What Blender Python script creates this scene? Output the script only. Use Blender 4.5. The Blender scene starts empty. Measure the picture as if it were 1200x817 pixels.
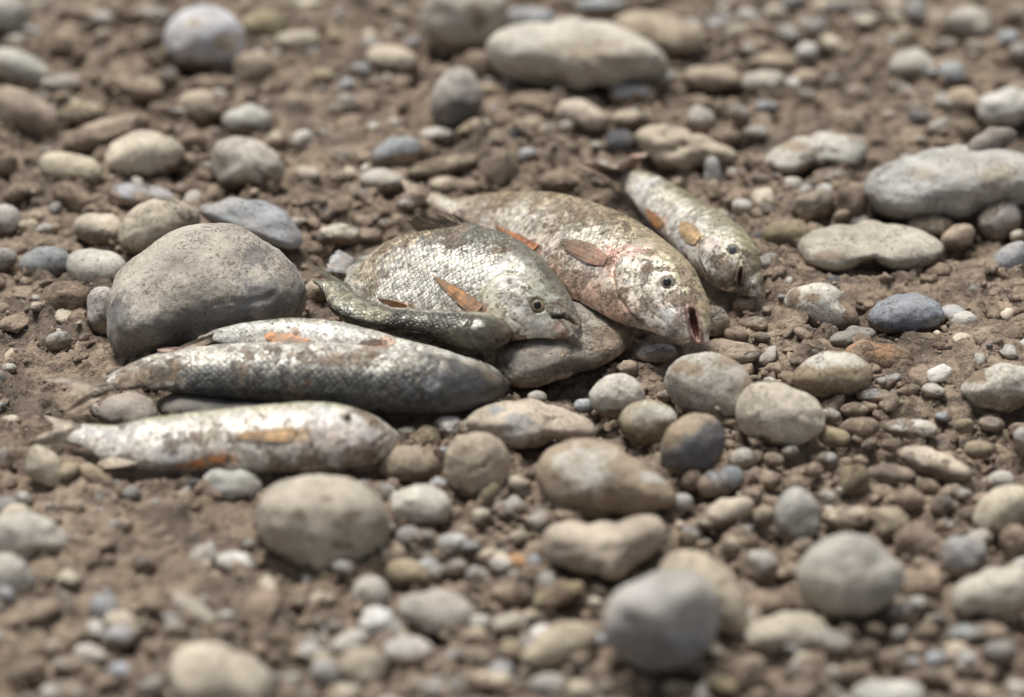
import bpy, bmesh, math, random
import numpy as np
from mathutils import Vector
from mathutils.bvhtree import BVHTree

random.seed(7)
RNG = np.random.default_rng(7)
scene = bpy.context.scene
C = scene.collection

# ------------------------------------------------------------------ camera
TH = math.radians(30.0)                 # camera looks down by this much
FOCAL = 135.0
PXF = FOCAL / 36.0 * 1200.0             # focal length in photo pixels
DIST = 1.70
cam_data = bpy.data.cameras.new("camera")
cam = bpy.data.objects.new("camera", cam_data)
C.objects.link(cam)
scene.camera = cam
CAM = np.array([0.0, -DIST * math.cos(TH), DIST * math.sin(TH)])
FWD = np.array([0.0, math.cos(TH), -math.sin(TH)])
RIGHT = np.array([1.0, 0.0, 0.0])
UP = np.array([0.0, math.sin(TH), math.cos(TH)])
cam.location = CAM
cam.rotation_euler = (math.pi / 2 - TH, 0, 0)
cam_data.lens = FOCAL
cam_data.sensor_width = 36.0
cam_data.clip_start = 0.05
cam_data.clip_end = 200.0
cam_data.dof.use_dof = True
cam_data.dof.aperture_fstop = 3.7
cam_data.dof.aperture_blades = 0

def ray(px, py):
    return FWD + RIGHT * ((px - 600.0) / PXF) + UP * ((408.5 - py) / PXF)
def at_z(px, py, z=0.0):
    d = ray(px, py)
    return CAM + d * ((z - CAM[2]) / d[2])
def at_depth(px, py, dep):
    return CAM + ray(px, py) * dep
def project(P):
    v = np.asarray(P) - CAM
    dep = v @ FWD
    return 600.0 + PXF * (v @ RIGHT) / dep, 408.5 - PXF * (v @ UP) / dep, dep

cam_data.dof.focus_distance = float((at_z(600, 352, 0.02) - CAM) @ FWD)

# ------------------------------------------------------------------ world, sun, exposure
SUN_EL, SUN_AZ = math.radians(70), math.radians(-28)    # azimuth measured from +Y (away from camera) towards +X
world = bpy.data.worlds.new("World")
scene.world = world
world.use_nodes = True
wn = world.node_tree.nodes
wl = world.node_tree.links
wn.clear()
sky = wn.new('ShaderNodeTexSky')
sky.sky_type = 'NISHITA'
sky.sun_disc = False
sky.sun_elevation = SUN_EL
sky.sun_rotation = SUN_AZ
sky.air_density = 1.0
sky.dust_density = 4.0
sky.ozone_density = 1.0
bg = wn.new('ShaderNodeBackground')
bg.inputs['Strength'].default_value = 0.078
wo = wn.new('ShaderNodeOutputWorld')
hs = wn.new('ShaderNodeHueSaturation')           # thin bright overcast: a greyer sky
hs.inputs['Saturation'].default_value = 0.35
wl.new(sky.outputs[0], hs.inputs['Color'])
wl.new(hs.outputs[0], bg.inputs[0])
wl.new(bg.outputs[0], wo.inputs[0])
sd = bpy.data.lights.new("sun", 'SUN')
sd.energy = 2.85
sd.angle = math.radians(24)
sd.color = (1.0, 0.97, 0.905)
sun = bpy.data.objects.new("sun", sd)
C.objects.link(sun)
sdir = Vector((math.sin(SUN_AZ) * math.cos(SUN_EL), math.cos(SUN_AZ) * math.cos(SUN_EL), math.sin(SUN_EL)))
sun.rotation_euler = sdir.to_track_quat('Z', 'Y').to_euler()
scene.view_settings.view_transform = 'Standard'
scene.view_settings.look = 'None'
scene.view_settings.gamma = 1.0
scene.view_settings.exposure = 0.50

# ------------------------------------------------------------------ noise
def _h(ix, iy, iz, seed):
    with np.errstate(over='ignore'):
        n = (ix.astype(np.int64) * 374761393 + iy.astype(np.int64) * 668265263 + iz.astype(np.int64) * 2147483647 + seed * 974634777) & 0xffffffff
        n = ((n ^ (n >> 13)) * 1274126177) & 0xffffffff
        n = ((n ^ (n >> 16)) * 2246822519) & 0xffffffff
        n = n ^ (n >> 15)
    return (n & 0xffffff) / float(0xffffff)
def noise3(p, seed=0):
    """smooth value noise -1..1, p is (N,3)"""
    f = np.floor(p)
    i = f.astype(np.int64)
    t = p - f
    t = t * t * t * (t * (t * 6 - 15) + 10)
    r = 0
    for a in (0, 1):
        wx = t[:, 0] if a else 1 - t[:, 0]
        for b in (0, 1):
            wy = t[:, 1] if b else 1 - t[:, 1]
            for c in (0, 1):
                wz = t[:, 2] if c else 1 - t[:, 2]
                r = r + wx * wy * wz * _h(i[:, 0] + a, i[:, 1] + b, i[:, 2] + c, seed)
    return r * 2 - 1
def noise2(x, y, seed=0):
    fx, fy = np.floor(x), np.floor(y)
    ix, iy = fx.astype(np.int64), fy.astype(np.int64)
    tx, ty = x - fx, y - fy
    tx = tx * tx * tx * (tx * (tx * 6 - 15) + 10)
    ty = ty * ty * ty * (ty * (ty * 6 - 15) + 10)
    z = np.zeros_like(ix)
    return ((1 - tx) * (1 - ty) * _h(ix, iy, z, seed) + tx * (1 - ty) * _h(ix + 1, iy, z, seed)
            + (1 - tx) * ty * _h(ix, iy + 1, z, seed) + tx * ty * _h(ix + 1, iy + 1, z, seed)) * 2 - 1
def fbm2(x, y, oct=4, seed=0, gain=0.5):
    r, a, s = 0, 1.0, 0
    for k in range(oct):
        r = r + a * noise2(x, y, seed + k * 17)
        s += a
        a *= gain
        x, y = x * 2.03 + 11.3, y * 2.03 - 5.7
    return r / s
def worley2(x, y, seed=0):
    ix, iy = np.floor(x).astype(np.int64), np.floor(y).astype(np.int64)
    d1 = np.full(x.shape, 9.0)
    d2 = np.full(x.shape, 9.0)
    cid = np.zeros(x.shape)
    for a in (-1, 0, 1):
        for b in (-1, 0, 1):
            cx, cy = ix + a, iy + b
            z = np.zeros_like(cx)
            ox, oy = cx + _h(cx, cy, z, seed), cy + _h(cx, cy, z + 1, seed)
            d = np.hypot(x - ox, y - oy)
            m = d < d1
            d2 = np.where(m, d1, np.minimum(d2, d))
            cid = np.where(m, _h(cx, cy, z + 2, seed), cid)
            d1 = np.where(m, d, d1)
    return d1, d2, cid
def sstep(a, b, x):
    t = np.clip((x - a) / (b - a), 0, 1)
    return t * t * (3 - 2 * t)

# ------------------------------------------------------------------ mesh helpers
def mesh_np(name, V, F, smooth=True):
    V = np.ascontiguousarray(V, dtype=np.float32)
    F = np.ascontiguousarray(F, dtype=np.int32)
    n, k = F.shape
    me = bpy.data.meshes.new(name)
    me.vertices.add(len(V))
    me.vertices.foreach_set('co', V.ravel())
    me.loops.add(n * k)
    me.loops.foreach_set('vertex_index', F.ravel())
    me.polygons.add(n)
    me.polygons.foreach_set('loop_start', np.arange(0, n * k, k, dtype=np.int32))
    me.polygons.foreach_set('loop_total', np.full(n, k, dtype=np.int32))
    if smooth:
        me.polygons.foreach_set('use_smooth', np.ones(n, dtype=bool))
    me.update(calc_edges=True)
    me.validate()
    return me
def link(name, me, mat, parent=None, loc=None):
    o = bpy.data.objects.new(name, me)
    C.objects.link(o)
    if me is not None and mat is not None:
        me.materials.append(mat)
    if parent is not None:
        o.parent = parent
    if loc is not None:
        o.location = loc
    return o
def tag(o, label=None, cat=None, group=None, kind=None):
    if label: o['label'] = label
    if cat: o['category'] = cat
    if group: o['group'] = group
    if kind: o['kind'] = kind
    return o
def col_attr(me, name, arr):
    a = me.attributes.new(name, 'FLOAT_COLOR', 'POINT')
    a.data.foreach_set('color', np.ascontiguousarray(arr, dtype=np.float32).ravel())
_ico = {}
def ico(k):
    if k not in _ico:
        bm = bmesh.new()
        bmesh.ops.create_icosphere(bm, subdivisions=k, radius=1.0)
        bm.verts.ensure_lookup_table()
        V = np.array([v.co[:] for v in bm.verts])
        F = np.array([[v.index for v in f.verts] for f in bm.faces])
        bm.free()
        _ico[k] = (V / np.linalg.norm(V, axis=1)[:, None], F)
    return _ico[k]

# ------------------------------------------------------------------ materials
class NT:
    def __init__(s, name):
        s.m = bpy.data.materials.new(name)
        s.m.use_nodes = True
        s.t = s.m.node_tree
        s.t.nodes.clear()
        s.out = s.n('ShaderNodeOutputMaterial')
        s.p = s.n('ShaderNodeBsdfPrincipled')
        s.l(s.p.outputs[0], s.out.inputs[0])
    def n(s, typ, **kw):
        nd = s.t.nodes.new(typ)
        for k, v in kw.items():
            setattr(nd, k, v)
        return nd
    def l(s, a, b):
        s.t.links.new(a, b)
    def setin(s, sock, v):
        if isinstance(v, bpy.types.NodeSocket): s.l(v, sock)
        else: sock.default_value = v
    def noise(s, vec, scale, detail=4.0, rough=0.55, dist=0.0, w=None):
        nd = s.n('ShaderNodeTexNoise')
        if w is not None:
            nd.noise_dimensions = '4D'
            s.l(w, nd.inputs['W'])
        s.l(vec, nd.inputs['Vector'])
        nd.inputs['Scale'].default_value = scale
        nd.inputs['Detail'].default_value = detail
        nd.inputs['Roughness'].default_value = rough
        nd.inputs['Distortion'].default_value = dist
        return nd.outputs['Fac']
    def ramp(s, v, a, b, lo=0.0, hi=1.0):
        nd = s.n('ShaderNodeMapRange')
        nd.interpolation_type = 'SMOOTHSTEP'
        s.setin(nd.inputs['Value'], v)
        s.setin(nd.inputs['From Min'], a)
        s.setin(nd.inputs['From Max'], b)
        nd.inputs['To Min'].default_value = lo
        nd.inputs['To Max'].default_value = hi
        return nd.outputs[0]
    def math(s, op, a, b=0.0, c=None):
        nd = s.n('ShaderNodeMath', operation=op)
        s.setin(nd.inputs[0], a)
        s.setin(nd.inputs[1], b)
        if c is not None: s.setin(nd.inputs[2], c)
        return nd.outputs[0]
    def mix(s, f, a, b, mode='MIX'):
        nd = s.n('ShaderNodeMix', data_type='RGBA', blend_type=mode)
        s.setin(nd.inputs[0], f)
        for sock, v in ((nd.inputs[6], a), (nd.inputs[7], b)):
            if isinstance(v, (tuple, list)): v = tuple(v) + (1.0,) * (4 - len(v))
            s.setin(sock, v)
        return nd.outputs[2]
    def scale_col(s, c, f):
        nd = s.n('ShaderNodeVectorMath', operation='SCALE')
        s.setin(nd.inputs[0], c)
        s.setin(nd.inputs['Scale'], f)
        return nd.outputs[0]
    def bump(s, h, dist, strength=1.0, normal=None):
        nd = s.n('ShaderNodeBump')
        s.l(h, nd.inputs['Height'])
        nd.inputs['Distance'].default_value = dist
        nd.inputs['Strength'].default_value = strength
        if normal is not None: s.l(normal, nd.inputs['Normal'])
        return nd.outputs[0]

MUD = (0.262, 0.196, 0.143)
MUD_DARK = (0.088, 0.063, 0.047)
MUD_PALE = (0.36, 0.283, 0.210)

def mud_nodes(s, pos):
    n1 = s.noise(pos, 14, 5, 0.6)
    n2 = s.noise(pos, 90, 6, 0.7, 0.4)
    n3 = s.noise(pos, 700, 3, 0.6)
    c = s.mix(s.ramp(n1, 0.35, 0.65), MUD, MUD_PALE)
    c = s.mix(s.ramp(n2, 0.58, 0.40, 0, 0.85), c, MUD_DARK)
    c = s.mix(s.ramp(n3, 0.3, 0.75, 0, 0.35), c, MUD_PALE)
    return c, n1, n2, n3

def make_mud():
    s = NT('mud')
    g = s.n('ShaderNodeNewGeometry')
    pos = g.outputs['Position']
    c, n1, n2, n3 = mud_nodes(s, pos)
    damp = s.ramp(s.noise(pos, 11, 4, 0.6, 0.8), 0.50, 0.62)
    c = s.mix(s.math('MULTIPLY', damp, 0.72), c, s.mix(n2, (0.080, 0.056, 0.041), (0.145, 0.104, 0.076)))
    grit = s.n('ShaderNodeTexVoronoi')
    s.l(pos, grit.inputs['Vector'])
    grit.inputs['Scale'].default_value = 420
    gm = s.ramp(grit.outputs['Distance'], 0.34, 0.22)
    sep = s.n('ShaderNodeSeparateColor')
    s.l(grit.outputs['Color'], sep.inputs[0])
    gm = s.math('MULTIPLY', gm, s.ramp(sep.outputs[0], 0.80, 0.86))
    gcol = s.mix(sep.outputs[1], (0.07, 0.065, 0.06), (0.5, 0.47, 0.42))
    c = s.mix(s.math('MULTIPLY', gm, 0.8), c, gcol)
    s.l(c, s.p.inputs['Base Color'])
    s.setin(s.p.inputs['Roughness'], s.ramp(damp, 0, 1, 0.86, 0.42))
    s.p.inputs['Specular IOR Level'].default_value = 0.4
    h = s.math('ADD', s.math('MULTIPLY', n2, 1.0), s.math('MULTIPLY', n3, 0.22))
    h = s.math('ADD', h, s.math('MULTIPLY', gm, 0.10))
    s.l(s.bump(h, 0.0060, 1.0), s.p.inputs['Normal'])
    return s.m

def make_stone(attr=False, name='stone'):
    """river stone: colour from the object (or the col attribute), alpha = how muddy it is"""
    s = NT(name)
    g = s.n('ShaderNodeNewGeometry')
    pos = g.outputs['Position']
    if attr:
        a = s.n('ShaderNodeAttribute', attribute_name='col')
        base, alpha = a.outputs['Color'], a.outputs['Alpha']
    else:
        oi = s.n('ShaderNodeObjectInfo')
        base, alpha = oi.outputs['Color'], oi.outputs['Alpha']
    n1 = s.noise(pos, 45, 4, 0.6, 0.5)
    n2 = s.noise(pos, 260, 5, 0.65)
    n3 = s.noise(pos, 1500, 3, 0.6)
    f = s.ramp(n1, 0.32, 0.70, 0.78, 1.18)
    f = s.math('MULTIPLY', f, s.ramp(n2, 0.3, 0.7, 0.86, 1.10))
    f = s.math('MULTIPLY', f, s.ramp(n3, 0.32, 0.68, 0.76, 1.14))
    c = s.scale_col(base, f)
    if not attr:
        vn = s.noise(pos, 55, 3, 0.5, 1.2)
        vein = s.ramp(s.math('ABSOLUTE', s.math('SUBTRACT', vn, 0.5)), 0.010, 0.003)
        vein = s.math('MULTIPLY', vein, s.math('GREATER_THAN', oi.outputs['Random'], 0.86))
        c = s.mix(s.math('MULTIPLY', vein, 0.6), c, (0.62, 0.60, 0.55))
        fr = s.ramp(s.noise(pos, 1100, 2, 0.5), 0.60, 0.68)
        fr = s.math('MULTIPLY', fr, s.math('LESS_THAN', oi.outputs['Random'], 0.35))
        c = s.mix(s.math('MULTIPLY', fr, 0.6), c, (0.10, 0.095, 0.09))
    n4 = s.noise(pos, 28, 3, 0.5, 0.3)
    # thin tan silt film, patchy
    c = s.mix(s.ramp(n4, 0.42, 0.64, 0.06, 0.62), c, s.mix(0.55, c, (0.46, 0.385, 0.30)))
    # mud stuck on in patches
    mpat = s.math('ADD', s.math('MULTIPLY', s.noise(pos, 34, 5, 0.60, 0.5), 0.80), s.math('MULTIPLY', n2, 0.20))
    thr = s.math('SUBTRACT', 0.695, s.math('MULTIPLY', alpha, 0.36))
    mm = s.math('MULTIPLY', s.ramp(mpat, thr, s.math('ADD', thr, 0.055)), s.ramp(n2, 0.25, 0.5, 0.72, 1.0))
    sp = s.n('ShaderNodeSeparateXYZ')
    s.l(pos, sp.inputs[0])
    low = s.math('ADD', sp.outputs[2], s.math('MULTIPLY', s.math('SUBTRACT', mpat, 0.5), -0.045))
    low = s.math('SUBTRACT', low, s.math('MULTIPLY', alpha, 0.0055))
    mm = s.math('MAXIMUM', mm, s.ramp(low, 0.0034, 0.0008))
    mudc, _, m2, m3 = mud_nodes(s, pos)
    c = s.mix(s.math('MULTIPLY', mm, 0.93), c, mudc)
    gsp = s.ramp(s.noise(pos, 650, 4, 0.75), 0.54, 0.62)
    gsp = s.math('MULTIPLY', gsp, s.ramp(s.noise(pos, 70, 3, 0.6), 0.42, 0.60))
    c = s.mix(s.math('MULTIPLY', gsp, 0.55), c, MUD)
    # dark specks / pits
    pit = s.ramp(s.noise(pos, 480, 3, 0.6), 0.655, 0.71)
    c = s.mix(s.math('MULTIPLY', pit, 0.6), c, (0.09, 0.075, 0.06))
    s.l(c, s.p.inputs['Base Color'])
    s.setin(s.p.inputs['Roughness'], s.ramp(n2, 0.3, 0.7, 0.68, 0.92))
    s.p.inputs['Specular IOR Level'].default_value = 0.3
    h = s.math('ADD', s.math('MULTIPLY', n2, 0.32), s.math('MULTIPLY', n3, 0.10))
    h = s.math('ADD', h, s.math('MULTIPLY', mm, s.math('ADD', 0.20, s.math('MULTIPLY', m2, 0.9))))
    h = s.math('SUBTRACT', h, s.math('MULTIPLY', pit, 0.30))
    h = s.math('ADD', h, s.math('MULTIPLY', gsp, 0.16))
    s.l(s.bump(h, 0.0028, 0.9), s.p.inputs['Normal'])
    return s.m

def make_fish():
    s = NT('fish_skin')
    a = s.n('ShaderNodeAttribute', attribute_name='col')
    b = s.n('ShaderNodeAttribute', attribute_name='fx')        # r = mud, g = scales, b = wetness/silver
    sp = s.n('ShaderNodeSeparateColor')
    s.l(b.outputs['Color'], sp.inputs[0])
    mudm, scal, silv = sp.outputs[0], sp.outputs[1], sp.outputs[2]
    g = s.n('ShaderNodeNewGeometry')
    pos = g.outputs['Position']
    uv = s.n('ShaderNodeUVMap', uv_map='UVMap')
    mp = s.n('ShaderNodeMapping')
    s.l(uv.outputs[0], mp.inputs[0])
    mp.inputs['Rotation'].default_value = (0, 0, math.radians(45))
    v = s.n('ShaderNodeTexVoronoi', voronoi_dimensions='2D')
    s.l(mp.outputs[0], v.inputs['Vector'])
    v.inputs['Scale'].default_value = 1.0
    v.inputs['Randomness'].default_value = 0.45
    vs = s.n('ShaderNodeSeparateColor')
    s.l(v.outputs['Color'], vs.inputs[0])
    n1 = s.noise(pos, 160, 5, 0.6, 0.4)
    n2 = s.noise(pos, 900, 4, 0.65)
    edge = s.ramp(v.outputs['Distance'], 0.36, 0.60)
    # scale to scale tone, dark scale edges, fine grain
    f = s.ramp(vs.outputs[0], 0.0, 1.0, 0.58, 1.38)
    f = s.math('MULTIPLY', f, s.ramp(edge, 0, 1, 1.04, 0.72))
    f = s.math('ADD', s.math('MULTIPLY', f, scal), s.math('SUBTRACT', 1.0, scal))
    f = s.math('MULTIPLY', f, s.ramp(n1, 0.3, 0.7, 0.80, 1.14))
    c = s.scale_col(a.outputs['Color'], f)
    mudc, _, _, _ = mud_nodes(s, pos)
    mpat = s.math('ADD', s.math('MULTIPLY', s.noise(pos, 110, 6, 0.7, 0.9), 0.7), s.math('MULTIPLY', n2, 0.3))
    thr = s.math('SUBTRACT', 0.76, s.math('MULTIPLY', mudm, 0.42))
    mm = s.ramp(mpat, thr, s.math('ADD', thr, 0.07))
    c = s.mix(s.math('MULTIPLY', mm, 0.80), c, mudc)
    n5 = s.noise(pos, 420, 6, 0.72, 0.6)
    n6 = s.noise(pos, 75, 3, 0.6, 0.5)
    gthr = s.math('SUBTRACT', 0.64, s.math('MULTIPLY', mudm, 0.16))
    gthr = s.math('ADD', gthr, s.math('MULTIPLY', s.math('SUBTRACT', n6, 0.5), -0.35))
    gm = s.ramp(n5, gthr, s.math('ADD', gthr, 0.09))
    c = s.mix(s.math('MULTIPLY', gm, 0.78), c, (0.150, 0.108, 0.070))
    c = s.scale_col(c, s.ramp(s.noise(pos, 300, 4, 0.7, 0.8), 0.34, 0.62, 0.62, 1.12))
    c = s.mix(s.ramp(n6, 0.40, 0.66, 0.0, 0.45), c, s.mix(1.0, c, (1.0, 0.90, 0.74), 'MULTIPLY'))
    sk = s.n('ShaderNodeTexVoronoi')
    wob = s.n('ShaderNodeTexNoise'); wob.inputs['Scale'].default_value = 900
    s.l(pos, wob.inputs['Vector'])
    wv = s.n('ShaderNodeVectorMath', operation='SCALE'); s.l(wob.outputs['Color'], wv.inputs[0]); wv.inputs['Scale'].default_value = 0.0022
    wa = s.n('ShaderNodeVectorMath', operation='ADD'); s.l(pos, wa.inputs[0]); s.l(wv.outputs[0], wa.inputs[1])
    s.l(wa.outputs[0], sk.inputs['Vector'])
    sk.inputs['Scale'].default_value = 430
    ss = s.n('ShaderNodeSeparateColor')
    s.l(sk.outputs['Color'], ss.inputs[0])
    speck = s.math('MULTIPLY', s.ramp(sk.outputs['Distance'], s.ramp(ss.outputs[1], 0, 1, 0.18, 0.42), 0.12), s.ramp(ss.outputs[0], 0.80, 0.84))
    c = s.mix(s.math('MULTIPLY', speck, 0.85), c, (0.045, 0.035, 0.025))
    s.l(c, s.p.inputs['Base Color'])
    dirt = s.math('MAXIMUM', s.math('MAXIMUM', mm, speck), s.math('MULTIPLY', gm, 0.7))
    clean = s.math('SUBTRACT', 1.0, dirt)
    s.setin(s.p.inputs['Metallic'], s.math('MULTIPLY', s.math('MULTIPLY', silv, clean), 0.26))
    s.setin(s.p.inputs['Roughness'], s.math('MULTIPLY', s.math('ADD', s.math('MULTIPLY', dirt, 0.45), s.ramp(n1, 0.3, 0.7, 0.26, 0.52)), b.outputs['Alpha']))
    s.p.inputs['Specular IOR Level'].default_value = 0.5
    # each scale is a shingle tipped up towards the tail
    psep = s.n('ShaderNodeVectorMath', operation='SUBTRACT')
    s.l(mp.outputs[0], psep.inputs[0])
    s.l(v.outputs['Position'], psep.inputs[1])
    dt = s.n('ShaderNodeVectorMath', operation='DOT_PRODUCT')
    s.l(psep.outputs[0], dt.inputs[0])
    dt.inputs[1].default_value = (-0.7, -0.7, 0)
    hs = s.math('ADD', s.math('MULTIPLY', dt.outputs['Value'], 0.55), s.math('MULTIPLY', edge, -0.35))
    hs = s.math('ADD', hs, s.math('MULTIPLY', vs.outputs[1], 0.25))
    h = s.math('MULTIPLY', hs, scal)
    h = s.math('ADD', h, s.math('MULTIPLY', n2, 0.12))
    h = s.math('ADD', h, s.math('MULTIPLY', mm, s.math('ADD', 0.3, s.math('MULTIPLY', n2, 0.9))))
    h = s.math('ADD', h, s.math('MULTIPLY', speck, 0.5))
    h = s.math('ADD', h, s.math('MULTIPLY', gm, 0.45))
    h = s.math('ADD', h, s.math('MULTIPLY', n1, 1.1))
    s.l(s.bump(h, 0.00060, 0.8), s.p.inputs['Normal'])
    return s.m

def make_fin():
    s = NT('fin_membrane')
    a = s.n('ShaderNodeAttribute', attribute_name='col')
    g = s.n('ShaderNodeNewGeometry')
    pos = g.outputs['Position']
    n = s.noise(pos, 240, 5, 0.65, 0.5)
    c = s.scale_col(a.outputs['Color'], s.ramp(n, 0.3, 0.7, 0.5, 1.3))
    mm = s.ramp(s.noise(pos, 190, 6, 0.7, 0.6), 0.47, 0.60, 0, 0.72)
    c = s.mix(mm, c, MUD)
    s.l(c, s.p.inputs['Base Color'])
    s.setin(s.p.inputs['Roughness'], s.ramp(n, 0.3, 0.7, 0.35, 0.7))
    s.l(s.bump(n, 0.0008, 0.6), s.p.inputs['Normal'])
    s.setin(s.p.inputs['Alpha'], s.math('MULTIPLY', a.outputs['Alpha'], s.ramp(n, 0.3, 0.5, 0.8, 1.0)))
    return s.m

def make_eye(kind):
    s = NT(kind)
    a = s.n('ShaderNodeAttribute', attribute_name='col')
    s.l(a.outputs['Color'], s.p.inputs['Base Color'])
    s.p.inputs['Roughness'].default_value = 0.16 if kind == 'pupil_gloss' else 0.35
    s.p.inputs['Specular IOR Level'].default_value = 0.35
    return s.m

M_MUD = make_mud()
M_STONE = make_stone(False, 'river_stone')
M_GRAVEL = make_stone(True, 'gravel_stone')
M_FISH = make_fish()
M_FIN = make_fin()
M_EYE = make_eye('eye_iris')
M_PUPIL = make_eye('pupil_gloss')

# ------------------------------------------------------------------ stones: catalogue
# colours are the stones' own: W white, I ivory, P pale grey, G grey, B blue-grey, D dark, T tan, O olive ochre, M mud brown, R rusty
PAL = dict(W=(.60, .59, .56), I=(.54, .475, .375), P=(.475, .455, .415), G=(.31, .30, .28), B=(.345, .36, .38),
           D=(.095, .10, .115), T=(.385, .315, .235), O=(.29, .24, .15), M=(.235, .17, .125), R=(.42, .24, .13))
WORD = dict(W='whitish', I='ivory', P='pale grey', G='grey', B='blue-grey', D='dark grey', T='tan', O='olive-brown', M='mud-brown', R='rusty')
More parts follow.
